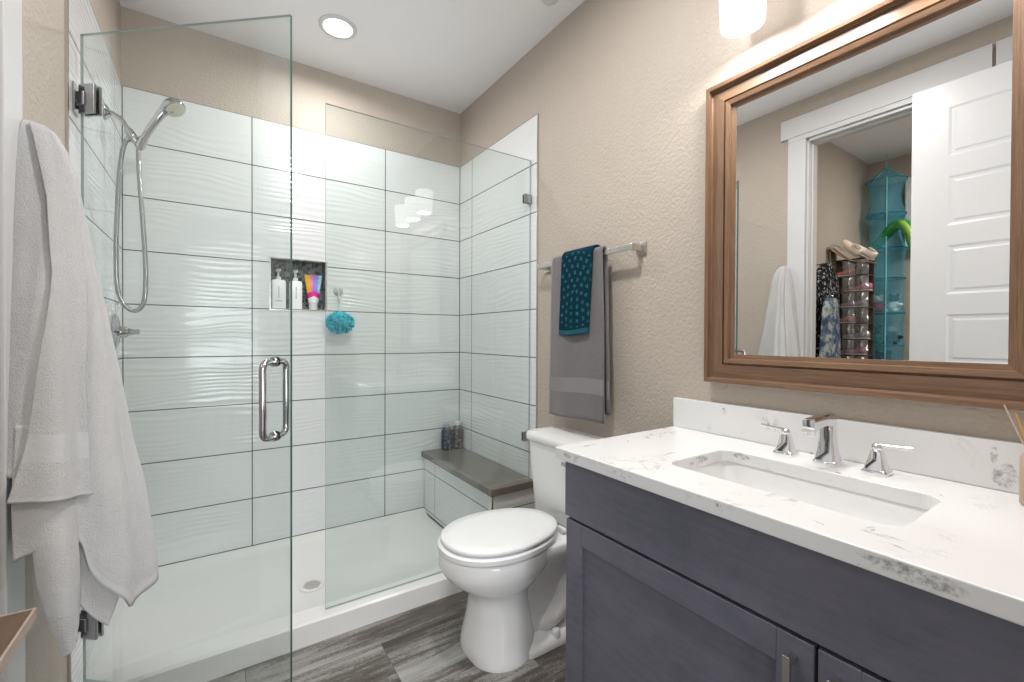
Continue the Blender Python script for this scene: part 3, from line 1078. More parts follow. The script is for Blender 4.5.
# ------------------------------------------------------------------ vanity
CF, VY1, VY0 = 0.832, 0.967, -0.115
CT0, CT1 = 0.841, 0.8735
va = thing('vanity_cabinet', 'slate grey stained vanity cabinet under the white counter', 'cabinet', (0, 0, 0))
cabm = M['cab']
bm = bmesh.new()
bx(bm, CF+0.022, XR-0.0005, VY1-0.018, VY1, 0, CT0-0.001)
bx(bm, CF+0.022, XR-0.0005, VY0, VY0+0.018, 0, CT0-0.001)
bx(bm, CF+0.022, XR-0.0005, VY0, VY1, 0.10, 0.118)
bx(bm, CF+0.075, CF+0.09, VY0, VY1, 0, 0.10)
bx(bm, CF+0.022, CF+0.040, VY0, VY1, 0.118, CT0-0.001)
bx(bm, XR-0.012, XR-0.0005, VY0, VY1, 0.118, CT0-0.001)
obj('carcass', bm, cabm, va)
obj('false_front', box(CF, CF+0.020, VY0+0.005, VY1-0.001, 0.680, CT0-0.004), cabm, va, bevel=0.0015)


def shaker(y0, y1, z0, z1, hand):
    bm = bmesh.new()
    s = 0.060
    bx(bm, CF, CF+0.020, y0, y0+s, z0, z1)
    bx(bm, CF, CF+0.020, y1-s, y1, z0, z1)
    bx(bm, CF, CF+0.020, y0+s, y1-s, z1-s, z1)
    bx(bm, CF, CF+0.020, y0+s, y1-s, z0, z0+s)
    d = obj('door', bm, cabm, va, bevel=0.0015)
    obj('door_panel', box(CF+0.010, CF+0.015, y0+s-0.003, y1-s+0.003, z0+s-0.003, z1-s+0.003), cabm, d)
    bm = bmesh.new()
    yh = y0+0.030 if hand < 0 else y1-0.030
    zt = z1-0.022
    L = 0.135
    bx(bm, CF-0.032, CF-0.024, yh-0.006, yh+0.006, zt-L, zt)
    for zz in (zt-0.012, zt-L+0.012):
        bx(bm, CF-0.026, CF, yh-0.005, yh+0.005, zz-0.006, zz+0.006)
    obj('handle', bm, M['nickel'], d, bevel=0.001, label='brushed nickel bar pull')


shaker(0.328, 0.960, 0.112, 0.672, -1)
shaker(VY0+0.005, 0.322, 0.112, 0.672, 1)

# countertop with a cut-out and a backsplash
ct = thing('countertop', 'white quartz countertop with grey veins and backsplash', 'countertop', (0, 0, 0))
SX0, SX1, SY0, SY1, SR = 0.942, 1.203, 0.247, 0.706, 0.036
bm = bmesh.new()
ox0, ox1, oy0, oy1 = 0.812, XR-0.0005, -0.118, 0.990
inn = rrect((SX0+SX1)/2, (SY0+SY1)/2, (SX1-SX0)/2, (SY1-SY0)/2, SR, 0, 6)
out = []
cx, cy = (SX0+SX1)/2, (SY0+SY1)/2
for (x, y, _) in inn:
    out.append(None)
n = len(inn)
q = n//4
corners = [(ox1, oy1), (ox0, oy1), (ox0, oy0), (ox1, oy0)]
for qi in range(4):
    for i in range(q):
        out[qi*q+i] = corners[qi]
top_in = [bm.verts.new((x, y, CT1)) for x, y, _ in inn]
bot_in = [bm.verts.new((x, y, CT0)) for x, y, _ in inn]
tc_ = [bm.verts.new((x, y, CT1)) for x, y in corners]
bc_ = [bm.verts.new((x, y, CT0)) for x, y in corners]
for i in range(n):
    j = (i+1) % n
    bm.faces.new((top_in[i], top_in[j], bot_in[j], bot_in[i]))
for (inv, cv) in ((top_in, tc_), (bot_in, bc_)):
    for qi in range(4):
        for i in range(q-1):
            bm.faces.new((inv[qi*q+i], inv[qi*q+i+1], cv[qi]))
        a = inv[qi*q+q-1]
        b = inv[(qi*q+q) % n]
        bm.faces.new((a, b, cv[(qi+1) % 4], cv[qi]))
for i in range(4):
    j = (i+1) % 4
    bm.faces.new((tc_[i], tc_[j], bc_[j], bc_[i]))
obj('counter_slab', bm, M['quartz'], ct, bevel=0.0025, label='white quartz slab with grey veins')
obj('backsplash', box(XR-0.020, XR-0.0005, -0.118, 0.990, CT1+0.0003, CT1+0.103), M['quartz'], ct, bevel=0.0015, label='white quartz backsplash strip')
# sink
sk = thing('sink', 'white rectangular undermount sink in the quartz counter', 'sink', (cx, cy, 0.70))
hx, hy = (SX1-SX0)/2+0.004, (SY1-SY0)/2+0.004
bm = bmesh.new()
zr = CT0-0.70
loft(bm, [rrect(0, 0, hx+0.02, hy+0.02, SR+0.02, zr-0.001), rrect(0, 0, hx, hy, SR, zr-0.001), rrect(0, 0, hx-0.004, hy-0.004, SR, zr-0.02), rrect(0, 0, hx-0.014, hy-0.016, SR, zr-0.09),
          rrect(0, 0, hx-0.028, hy-0.034, SR, zr-0.120), rrect(0, 0, hx-0.06, hy-0.07, 0.03, zr-0.130), rrect(0, 0, 0.03, 0.03, 0.028, zr-0.134)], caps=False)
vs = [v for v in bm.verts if abs(v.co.z-(zr-0.134)) < 1e-5]
bmesh.ops.contextual_create(bm, geom=vs)
obj('basin', bm, P_, sk, smooth=50, solid=0.006, offset=-1)
bm = bmesh.new()
lathe(bm, [(0.001, zr-0.1325), (0.028, zr-0.1325), (0.030, zr-0.130), (0.020, zr-0.128), (0.001, zr-0.127)], (0, 0, 0), 24)
obj('drain', bm, CH, sk, smooth=50)


# faucet
CH = M['chrome']


def sq(cx, cy, hx, hy, z):
    c = 0.18
    return [(cx-hx, cy-hy*(1-c), z), (cx-hx*(1-c), cy-hy, z), (cx+hx*(1-c), cy-hy, z), (cx+hx, cy-hy*(1-c), z),
            (cx+hx, cy+hy*(1-c), z), (cx+hx*(1-c), cy+hy, z), (cx-hx*(1-c), cy+hy, z), (cx-hx, cy+hy*(1-c), z)]


FX = 1.291
fa = thing('faucet', 'chrome widespread faucet with two lever handles behind the sink', 'faucet', (FX, 0.482, CT1+0.0003))
bm = bmesh.new()
loft(bm, [sq(0, 0, 0.027, 0.027, 0), sq(0, 0, 0.027, 0.027, 0.006), sq(0, 0, 0.023, 0.023, 0.010), sq(0, 0, 0.019, 0.019, 0.030), sq(0, 0, 0.015, 0.0155, 0.07), sq(0, 0, 0.0145, 0.015, 0.100), sq(0.001, 0, 0.014, 0.0145, 0.118), sq(0.003, 0, 0.009, 0.012, 0.126)])
# spout
rg = []
for (x, z, hh, hy_) in ((0.014, 0.108, 0.017, 0.0148), (-0.012, 0.112, 0.016, 0.0148), (-0.044, 0.114, 0.013, 0.0145), (-0.074, 0.112, 0.012, 0.0145), (-0.100, 0.108, 0.015, 0.0145), (-0.112, 0.106, 0.016, 0.014)):
    rg.append([(x, -hy_, z-hh), (x, hy_, z-hh), (x, hy_, z+hh*0.7), (x, hy_*0.6, z+hh), (x, -hy_*0.6, z+hh), (x, -hy_, z+hh*0.7)])
loft(bm, rg)
lathe(bm, [(0.010, 0.082), (0.011, 0.094)], (-0.099, 0, 0), 18)
obj('spout', bm, CH, fa, smooth=30, bevel=0.0012)
for s, nm in ((1, 'a'), (-1, 'b')):
    bm = bmesh.new()
    dy = s*0.1
    loft(bm, [sq(0, dy, 0.025, 0.025, 0), sq(0, dy, 0.025, 0.025, 0.006), sq(0, dy, 0.020, 0.020, 0.011), sq(0, dy, 0.015, 0.015, 0.032), sq(0, dy, 0.011, 0.011, 0.050), sq(0, dy, 0.009, 0.009, 0.054)])
    h = obj('handle', bm, CH, fa, smooth=30, bevel=0.001)
    bm = bmesh.new()
    lathe(bm, [(0.009, 0.0545), (0.011, 0.058), (0.011, 0.064), (0.007, 0.069), (0.002, 0.071)], (0, dy, 0), 18)
    tube(bm, [(0, dy-s*0.006, 0.065), (0, dy+s*0.02, 0.067), (0, dy+s*0.066, 0.070)], [0.0045, 0.0040, 0.0035], 12)
    obj('lever', bm, CH, h, smooth=50)

# reed diffuser
rd = thing('reed_diffuser', 'blush ceramic reed diffuser at the right end of the counter', 'diffuser', (1.290, 0.132, CT1+0.0005))
bm = bmesh.new()
lathe(bm, [(0.026, 0), (0.0285, 0.003), (0.0285, 0.090), (0.025, 0.097), (0.012, 0.098), (0.011, 0.093), (0.002, 0.092)], (0, 0, 0), 28)
obj('vessel', bm, simple('blush_ceramic', (0.50, 0.34, 0.25), 0.35), rd, smooth=40)
reedm = simple('orange_reed', (0.70, 0.36, 0.10), 0.6)
palem = simple('pale_reed', (0.60, 0.48, 0.36), 0.6)
for i, (dx, dy, hh) in enumerate(((-0.012, 0.048, 0.188), (-0.030, 0.030, 0.175), (0.02, -0.02, 0.20), (0.0, -0.05, 0.19), (0.03, 0.018, 0.20))):
    bm = bmesh.new()
    tube(bm, [(-dx*0.15, -dy*0.15, 0.03), (dx, dy, hh)], 0.0016, 8)
    obj('reed', bm, palem if i == 0 else reedm, rd)

# ------------------------------------------------------------------ mirror
mi = thing('wall_mirror', 'large wall mirror in a stepped bronze brown wooden frame', 'mirror', (0, 0, 0))
oy0, oy1, oz0, oz1 = 0.095, 0.862, 1.046, 2.010
prof = [(0.0, 0.0005), (0.0, 0.036), (0.002, 0.038), (0.013, 0.037), (0.015, 0.024), (0.018, 0.021), (0.058, 0.027), (0.060, 0.020), (0.063, 0.020), (0.065, 0.029), (0.078, 0.026),
        (0.080, 0.017), (0.092, 0.015), (0.096, 0.006)]
bm = bmesh.new()
rings = []
for (o_, h_) in prof:
    rings.append([(XR-h_, oy0+o_, oz0+o_), (XR-h_, oy1-o_, oz0+o_), (XR-h_, oy1-o_, oz1-o_), (XR-h_, oy0+o_, oz1-o_)])
vr = [[bm.verts.new(p) for p in r] for r in rings]
for a, b in zip(vr, vr[1:]):
    for i in range(4):
        j = (i+1) % 4
        f = bm.faces.new((a[i], a[j], b[j], b[i]))
        f.material_index = 0 if i in (0, 2) else 1
obj('frame', bm, [M['tan_w_y'], M['tan_w_z']], mi)
obj('mirror_glass', box(XR-0.014, XR-0.008, oy0+0.090, oy1-0.090, oz0+0.090, oz1-0.090), M['mirror'], mi, label='mirror glass')

# ------------------------------------------------------------------ vanity light
vl = thing('vanity_light', 'three shade wall light with frosted white glass above mirror', 'wall light', (0, 0, 0))
LY = (0.700, 0.472, 0.244)
LXc = 1.268
LZ0, LZ1 = 2.100, 2.262
obj('backplate', box(XR-0.020, XR-0.0005, 0.36, 0.584, 2.275, 2.385), M['nickel'], vl, bevel=0.003)
bm = bmesh.new()
tube(bm, [(XR-0.045, 0.244, 2.330), (XR-0.045, 0.700, 2.330)], 0.008, 12)
for y in (0.42, 0.524):
    tube(bm, [(XR-0.018, y, 2.33), (XR-0.045, y, 2.33)], 0.007, 10)
for y in LY:
    tube(bm, [(XR-0.045, y, 2.330), (XR-0.085, y, 2.328), (LXc, y, 2.315), (LXc, y, 2.270)], 0.007, 12, 4)
    lathe(bm, [(0.024, 2.2625), (0.026, 2.268), (0.020, 2.280), (0.008, 2.285)], (LXc, y, 0), 20)
obj('arm', bm, M['nickel'], vl, smooth=40)
for y in LY:
    bm = bmesh.new()
    lathe(bm, [(0.020, LZ1), (0.062, LZ1), (0.065, LZ1-0.006), (0.058, LZ0), (0.054, LZ0), (0.060, LZ1-0.012), (0.020, LZ1-0.010)], (LXc, y, 0), 36, caps=False)
    sh = obj('lamp_shade', bm, M['shade'], vl, smooth=40)
    bm = bmesh.new()
    lathe(bm, [(0.001, LZ0+0.012), (0.053, LZ0+0.012), (0.053, LZ0+0.015), (0.001, LZ0+0.016)], (LXc, y, 0), 28)
    obj('diffuser', bm, emit('shade_diffuser', (1.0, 0.98, 0.95), 4.0), sh)
    light('vanity_bulb', 'AREA', (LXc, y, LZ0+0.006), 1.9, (1.0, 0.965, 0.92), 0.09, spread=math.radians(175))

# recessed light
rl = thing('recessed_light', 'lit round recessed ceiling light over the shower', 'ceiling light', (0.494, 2.29, ZC))
bm = bmesh.new()
lathe(bm, [(0.088, -0.0005), (0.088, -0.004), (0.082, -0.008), (0.068, -0.009), (0.064, -0.004), (0.064, -0.0005)], (0, 0, 0), 40, caps=False)
obj('trim_ring', bm, M['trim'], rl, smooth=40)
bm = bmesh.new()
lathe(bm, [(0.0635, -0.001), (0.0635, -0.006), (0.001, -0.0065)], (0, 0, 0), 40)
obj('lens', bm, M['lens'], rl, smooth=40)
bm = bmesh.new()
lathe(bm, [(0.040, -0.0005), (0.040, -0.006), (0.034, -0.010), (0.001, -0.010)], (1.240, 1.560, ZC), 32)
meta(obj('sprinkler_cover', bm, M['trim'], smooth=40), 'white round sprinkler cover on the ceiling near the right wall', 'sprinkler cover')

# ------------------------------------------------------------------ towel bar and towels
tb = thing('towel_bar', 'square polished nickel towel bar on the beige wall', 'towel bar', (0, 0, 0))
NB = M['nickel']
BZ, BXb = 1.538, 1.318
for y in (1.150, 1.735):
    bm = bmesh.new()
    bx(bm, XR-0.009, XR-0.0005, y-0.023, y+0.023, BZ-0.023, BZ+0.023)
    bx(bm, BXb-0.008, XR-0.009, y-0.010, y+0.010, BZ-0.012, BZ+0.012)
    obj('bracket', bm, NB, tb, bevel=0.0012)
obj('bar', box(BXb-0.0065, BXb+0.0065, 1.1405, 1.7445, BZ-0.011, BZ+0.011), NB, tb, bevel=0.001)


def draped(y0, y1, ztop, zf, zb, xo, amp, name, mats, solid, band=None, hem=0.0, ph=0.0, ny=30, skew=0.0, flare=0.0):
    """cloth over the bar: front fall, bend, back fall. xo = distance of the cloth from the bar axis"""
    bm = bmesh.new()
    path = []
    R = xo
    nf = 44
    zc = ztop-R
    for i in range(nf+1):
        t = i/nf
        path.append((-R, zf+(zc-zf)*t, 'f'))
    for i in range(1, 8):
        a = PI*i/8
        path.append((-R*math.cos(a), zc+R*math.sin(a), 'b'))
    for i in range(nf+1):
        t = i/nf
        path.append((R, zc+(zb-zc)*t, 'k'))
    grid = []
    for (dx, z, k) in path:
        row = []
        dep = max(0.0, (zc-z))
        for j in range(ny+1):
            s = j/ny
            wdt = 1+flare*dep
            y = (y0+y1)/2+(s-0.5)*(y1-y0)*wdt + skew*dep
            a = amp*min(1, dep*3.0)
            wv = a*(math.sin(s*5.2+ph+dep*2.0)+0.5*math.sin(s*11+ph*2+dep*3))
            x = BXb+dx+(wv if k == 'f' else -0.0-abs(wv)*0.3)
            if k == 'f':
                x -= 0.006*min(1, dep*2)
            zz = z + (0.006*math.sin(s*4+ph) if dep > 0.3 else 0)
            row.append(bm.verts.new((x, y, zz)))
        grid.append(row)
    for i in range(len(grid)-1):
        k = path[i][2]
        z = path[i][1]
        for j in range(ny):
            f = bm.faces.new((grid[i][j], grid[i][j+1], grid[i+1][j+1], grid[i+1][j]))
            if band and k in ('f', 'k') and band[0] < z < band[1]:
                f.material_index = 1
            if hem and k == 'f' and z < zf+hem:
                f.material_index = 1
    return obj(name, bm, mats, smooth=True, solid=solid, offset=0)


o = draped(1.292, 1.608, 1.562, 0.836, 0.868, 0.016, 0.006, 'hand_towel', [M['grey_terry'], M['grey_band']], 0.009, band=(0.945, 1.012), ph=0.8, flare=0.18)
meta(o, 'grey terry towel folded over the towel bar', 'towel')


def teal_mat():
    m = MT('teal_dotted_terry')
    tc = m.n('ShaderNodeTexCoord')
    sp = m.n('ShaderNodeSeparateXYZ')
    m.l(tc.outputs['Object'], sp.inputs[0])
    y = m.math('SUBTRACT', sp.outputs[1], 1.430)
    z = m.math('SUBTRACT', sp.outputs[2], 1.395)
    r = m.math('SQRT', m.math('ADD', m.math('MULTIPLY', y, y), m.math('MULTIPLY', z, z)))
    a = m.math('ARCTAN2', y, z)
    ring = m.math('MULTIPLY', r, 1/0.030)
    rf = m.math('ABSOLUTE', m.math('SUBTRACT', m.math('FRACT', ring), 0.5))
    ri_ = m.math('FLOOR', ring)
    cnt = m.math('MULTIPLY_ADD', ri_, 5.0, 3.0)
    aa = m.math('MULTIPLY', m.math('ADD', a, PI), m.math('MULTIPLY', cnt, 1/(2*PI)))
    af = m.math('ABSOLUTE', m.math('SUBTRACT', m.math('FRACT', aa), 0.5))
    dot = m.math('MULTIPLY', m.math('LESS_THAN', rf, 0.27), m.math('LESS_THAN', af, 0.20))
    lim = m.math('MULTIPLY', m.math('LESS_THAN', r, 0.165), dot)
    nz = m.ramp(m.noise(tc.outputs['Object'], 150, 3, 0.7), [(0.42, 0.0), (0.62, 1.0)])
    msk = m.math('MULTIPLY', lim, m.math('MULTIPLY_ADD', nz, 0.5, 0.08))
    base = m.mix(m.noise(tc.outputs['Object'], 250, 2), (0.001, 0.020, 0.036), (0.003, 0.045, 0.068))
    m.base(m.mix(msk, base, (0.09, 0.27, 0.31)), 0.95, spec=0.1)
    m.l(m.bump(m.noise(tc.outputs['Object'], 300, 2), 0.7, 0.004), m.b.inputs['Normal'])
    return m.m


o = draped(1.332, 1.520, 1.574, 1.203, 1.26, 0.032, 0.003, 'washcloth', [teal_mat(), simple('teal_hem', (0.003, 0.08, 0.12), 0.8, bump=0.3)], 0.009, hem=0.020, ph=2.0, ny=22, skew=0.05)
meta(o, 'dark teal washcloth with dotted rings laid over the grey towel', 'washcloth')

# hook and large white towel on the left wall
HKY, HKX, HKZ = 1.405, -0.352, 1.705
t = thing('towel_hook', 'small metal hook holding the white bath towel', 'hook', (XL, HKY, 1.622))
bm = bmesh.new()
lathe(bm, [(0.001, 0.0005), (0.020, 0.0005), (0.020, 0.005), (0.009, 0.008)], (0, 0, 0), 20, 'x')
obj('rosette', bm, M['darkmetal'], t, smooth=40)
bm = bmesh.new()
tube(bm, [(0.006, 0, 0), (0.020, 0, -0.004), (0.030, 0, 0.002), (0.034, 0, 0.016)], 0.0055, 10, 4)
obj('peg', bm, M['darkmetal'], t, smooth=40)

RT = [(0.0, 0.004), (0.012, 0.028), (0.04, 0.044), (0.09, 0.058), (0.155, 0.075), (0.30, 0.098), (0.43, 0.116), (0.665, 0.147), (0.864, 0.174), (1.07, 0.196), (1.30, 0.200)]


def rr(d):
    for (a, ra), (b, rb) in zip(RT, RT[1:]):
        if d <= b:
            t = (d-a)/(b-a)
            return ra+(rb-ra)*t
    return RT[-1][1]


def cone_pt(th, d, off, fold=1.0, ph=0.0):
    A = fold*(0.03+0.125*min(1, d/0.7))
    f = math.sin(6.2*th+ph+0.5*math.sin(d*3+th))*0.6+math.sin(11.3*th+1.7+ph*2+d*1.4)*0.32+math.sin(17*th+d*2.5+ph)*0.12
    r = rr(d)*(1+A*f)+off
    r += noise.noise(Vector((th*2.2, d*6, ph)))*0.008*min(1, d*3)
    c = math.cos(th)
    ky = 0.62 if c > 0 else 0.94
    return Vector((HKX+0.004+r*math.sin(th)*1.02, HKY-r*ky*c, HKZ-max(d, 0.045+0.55*d)))


def lerp_list(L, t):
    x = t*(len(L)-1)
    i = min(int(x), len(L)-2)
    f = x-i
    f = f*f*(3-2*f)*0.5+f*0.5
    return tuple(a+(b-a)*f for a, b in zip(L[i], L[i+1]))


def towel_layer(bm, left, right, off, fold, ph, ns, nt, bands=(), arch=0.0):
    """ruled sheet between two edges given as (angle round the hook, drop); off(s, t) lifts it outwards"""
    grid = []
    for i in range(nt+1):
        t = i/nt
        a, b = lerp_list(left, t), lerp_list(right, t)
        row = []
        for j in range(ns+1):
            s = j/ns
            th = math.radians(a[0]+(b[0]-a[0])*s)
            d = a[1]+(b[1]-a[1])*s+arch*t*math.sin(PI*s)
            p = cone_pt(th, d, off(s, t), fold, ph)
            p.x = max(p.x, XL+0.007)
            row.append(bm.verts.new(p))
        grid.append(row)
    L = abs(left[-1][1]-left[0][1])
    for i in range(nt):
        rem = L*(1-(i+0.5)/nt)
        for j in range(ns):
            f = bm.faces.new((grid[i][j], grid[i][j+1], grid[i+1][j+1], grid[i+1][j]))
            for b0, b1 in bands:
                if b0 < rem < b1:
                    f.material_index = 1


bm = bmesh.new()
BOT = [(-4, 0.80), (14, 0.815), (20, 0.90), (26, 0.93), (36, 0.975), (40, 1.035), (48, 1.085), (62, 1.15), (78, 1.12), (95, 1.07), (120, 1.06), (178, 1.0)]
# main wrap round the hook
ns, nt = 130, 90
grid = []
for i in range(nt+1):
    row = []
    for j in range(ns+1):
        thd = -4+182*j/ns
        for (a, da), (b, db_) in zip(BOT, BOT[1:]):
            if a <= thd <= b:
                bot = da+(db_-da)*(thd-a)/(b-a)
        p = cone_pt(math.radians(thd), bot*i/nt, 0.0, 1.0, 0.3)
        p.x = max(p.x, XL+0.007)
        row.append(bm.verts.new(p))
    grid.append(row)
for i in range(nt):
    for j in range(ns):
        f = bm.faces.new((grid[i][j], grid[i][j+1], grid[i+1][j+1], grid[i+1][j]))
        if i >= nt-2:
            f.material_index = 1
HEM = (0.0, 0.014)
# front fall with the woven band
towel_layer(bm, [(12, 0.02), (24, 0.22), (24, 0.38), (14, 0.57), (8, 0.73), (0, 0.850)], [(46, 0.02), (54, 0.22), (52, 0.40), (46, 0.60), (44, 0.74), (42, 0.868)],
            lambda s, t: 0.013+0.014*t*math.sin(PI*min(1, s*1.0+0.15)), 1.0, 0.3, 46, 90, [(0.105, 0.185), HEM])
# flap under it with a slanting hem
towel_layer(bm, [(2, 0.70), (1, 0.84), (2, 0.97)], [(34, 0.70), (32, 0.82), (29, 0.905)], lambda s, t: 0.005, 0.95, 0.3, 34, 26, [HEM], arch=0.01)
# twisted tail with its own band
towel_layer(bm, [(10, 0.80), (10, 0.94), (12, 1.03), (16, 1.115), (21, 1.185)], [(32, 0.80), (31, 0.93), (31, 1.06), (29, 1.135), (26, 1.165)],
            lambda s, t: 0.003+0.028*math.sin(PI*s)*min(1, max(0, (t-0.15)*3))*(1.1-0.6*t), 0.95, 0.3, 30, 44, [(0.13, 0.20), (0.0, 0.02)])
# underside of the right hand lobe
towel_layer(bm, [(26, 0.80), (26, 0.90), (25, 0.985), (25, 1.055)], [(44, 0.85), (52, 1.00), (60, 1.10), (52, 1.175)], lambda s, t: -0.018, 1.0, 0.3, 30, 34, [HEM])
o = obj('bath_towel', bm, [M['white_terry'], M['white_band']], smooth=True, solid=0.008, offset=0)
meta(o, 'large white terry bath towel hanging in folds from a hook', 'towel')

# small wooden stool top by the closet doorway
st = thing('wooden_stool', 'wooden stool with brown top at the closet doorway, lower left', 'stool', (-0.44, 0.975, 0))
bm = bmesh.new()
bx(bm, -0.17, 0.165, -0.155, 0.150, 0.682, 0.700)
obj('seat', bm, [wood('stool_brown', 1, (0.09, 0.055, 0.035), (0.17, 0.11, 0.075))], st, bevel=0.002)
bm = bmesh.new()
bx(bm, 0.1652, 0.169, -0.155, 0.154, 0.681, 0.7005)
bx(bm, -0.17, 0.1652, 0.1502, 0.154, 0.681, 0.7005)
obj('edge_band', bm, simple('pale_edge', (0.42, 0.33, 0.27), 0.5), st, label='pale edge band')
lm = wood('stool_leg', 2, (0.12, 0.075, 0.05), (0.22, 0.15, 0.10))
for sx in (-0.14, 0.05):
    for sy in (-0.13, 0.09):
        bm = bmesh.new()
        loft(bm, [rrect(sx, sy, 0.012, 0.012, 0.003, 0.0), rrect(sx, sy, 0.017, 0.017, 0.004, 0.681)])
        obj('leg', bm, lm, st)

# ------------------------------------------------------------------ closet contents (seen in the mirror)
def cloth_mat(name, stops, scale, sc=(1, 1, 1), detail=3):
    m = MT(name)
    co = m.coords(sc)
    m.base(m.ramp(m.noise(co, scale, detail, 0.7, 0.3), stops), 0.95, spec=0.1)
    return m.m


def garment(name, x, yc, ztop, zbot, wtop, wbot, dep, mat, label, cat, sleeve=True, ph=0.0):
    t = thing(name, label, cat, (x, yc, 0), rotz=PI/2)
    bm = bmesh.new()
    rings = []
    n = 40
    L = ztop-zbot
    for i in range(22):
        u = i/21
        z = ztop-L*u
        if u < 0.12:
            k = (u/0.12)**0.7
            hw = 0.05+(wtop-0.05)*k
            dd = 0.03+(dep-0.03)*k*0.7
        else:
            v = (u-0.12)/0.88
            hw = wtop+(wbot-wtop)*v
            dd = dep*(0.7+0.3*v)
        ring = []
        for j in range(n):
            a = 2*PI*j/n
            f = 1+0.10*u*math.sin(5*a+ph+u)+0.05*u*math.sin(9*a+ph)
            ring.append((dd*math.cos(a)*f, hw*math.sin(a)*f, z))
        rings.append(ring)
    loft(bm, rings)
    obj('body', bm, mat, t, smooth=50)
    if sleeve:
        for s in (-1, 1):
            bm = bmesh.new()
            tube(bm, [(0.0, s*(wtop-0.035), ztop-0.07), (0.015, s*(wtop+0.0), ztop-0.20), (0.03, s*(wtop+0.012), ztop-0.42), (0.045, s*(wtop+0.012), ztop-0.62)], [0.045, 0.056, 0.050, 0.042], 16, 5)
            obj('sleeve', bm, mat, t, smooth=50)
    k = thing('coat_hook', 'metal wall hook holding the ' + label.split(' hanging')[0], 'hook', (x, 1.4795, ztop))
    bm = bmesh.new()
    bx(bm, -0.012, 0.012, -0.004, 0, -0.03, 0.03)
    tube(bm, [(0, -0.003, 0), (0, yc-1.4795, 0.004), (0, yc-1.4795-0.006, 0.022)], 0.004, 8, 3)
    obj('hook_arm', bm, M['darkmetal'], k)
    return t


coatm = cloth_mat('black_white_tweed', [(0.50, (0.012, 0.012, 0.014)), (0.57, (0.05, 0.05, 0.055)), (0.64, (0.60, 0.60, 0.60))], 45)
garment('tweed_coat', -0.87, 1.365, 1.72, 0.70, 0.20, 0.275, 0.045, coatm, 'black and white flecked coat hanging on the closet side wall behind the denim shirt', 'coat', sleeve=False)
garment('denim_shirt', -0.73, 1.285, 1.46, 0.70, 0.12, 0.19, 0.032, cloth_mat('denim_camo', [(0.40, (0.05, 0.08, 0.14)), (0.52, (0.16, 0.22, 0.30)), (0.60, (0.48, 0.50, 0.46))], 16), 'blue grey mottled denim shirt hanging nearest the closet doorway', 'shirt', sleeve=False, ph=2.0)
garment('beaded_scarf', -0.79, 1.440, 1.90, 1.735, 0.025, 0.030, 0.02, cloth_mat('dark_beads', [(0.46, (0.01, 0.012, 0.02)), (0.56, (0.05, 0.07, 0.10)), (0.64, (0.45, 0.50, 0.52))], 60), 'narrow dark beaded scarf hanging above the flecked coat', 'scarf', sleeve=False, ph=1.0)

# hanging shoe organizer
OX0, OX1, OY0, OY1 = -1.30, -1.19, 1.222, 1.468
so = thing('shoe_organizer', 'tan hanging shoe organizer with clear pockets in the closet', 'shoe organizer', (0, 0, 0))
tan = simple('tan_canvas', (0.30, 0.215, 0.14), 0.85, bump=0.3)
dkc = simple('brown_canvas', (0.075, 0.05, 0.038), 0.9)
bm = bmesh.new()
N = 7
levels = [1.775-0.118*i for i in range(N+1)]
bx(bm, OX0, OX1, OY1-0.008, OY1, levels[-1], 1.885)           # far side panel
bx(bm, OX0, OX0+0.006, OY0, OY1-0.008, levels[-1], 1.80)      # back
for f in bm.faces:
    if f.calc_center_median().x < OX0+0.0065 and f.calc_center_median().y < OY1-0.01:
        f.material_index = 1
obj('side_panel', bm, [tan, dkc], so)
bm = bmesh.new()
# drooping canvas top
ng = 16
gv = [[bm.verts.new((OX0+(OX1+0.03-OX0)*i/ng, OY1-(OY1-OY0+0.02)*j/ng, 1.885-0.15*(j/ng)**0.8-0.018*math.sin(PI*j/ng)+0.02*math.cos(2*PI*j/ng)*0.3)) for j in range(ng+1)] for i in range(ng+1)]
for i in range(ng):
    for j in range(ng):
        bm.faces.new((gv[i][j], gv[i+1][j], gv[i+1][j+1], gv[i][j+1]))
obj('top_panel', bm, tan, so, smooth=True, solid=0.006)
for z in levels[1:]:
    obj('shelf', box(OX0+0.006, OX1, OY0, OY1-0.008, z-0.003, z+0.003), dkc, so)
clr = MT('clear_vinyl_pocket')
tr_ = clr.n('ShaderNodeBsdfTransparent')
tr_.inputs[0].default_value = (0.82, 0.82, 0.84, 1)
gl_ = clr.n('ShaderNodeBsdfGlossy')
gl_.inputs['Roughness'].default_value = 0.12
df_ = clr.n('ShaderNodeBsdfDiffuse')
df_.inputs[0].default_value = (0.6, 0.6, 0.62, 1)
m1 = clr.n('ShaderNodeMixShader')
m1.inputs[0].default_value = 0.28
clr.l(tr_.outputs[0], m1.inputs[1])
clr.l(gl_.outputs[0], m1.inputs[2])
m2 = clr.n('ShaderNodeMixShader')
m2.inputs[0].default_value = 0.16
clr.l(m1.outputs[0], m2.inputs[1])
clr.l(df_.outputs[0], m2.inputs[2])
clr.l(m2.outputs[0], clr.out.inputs[0])
vinyl = clr.m
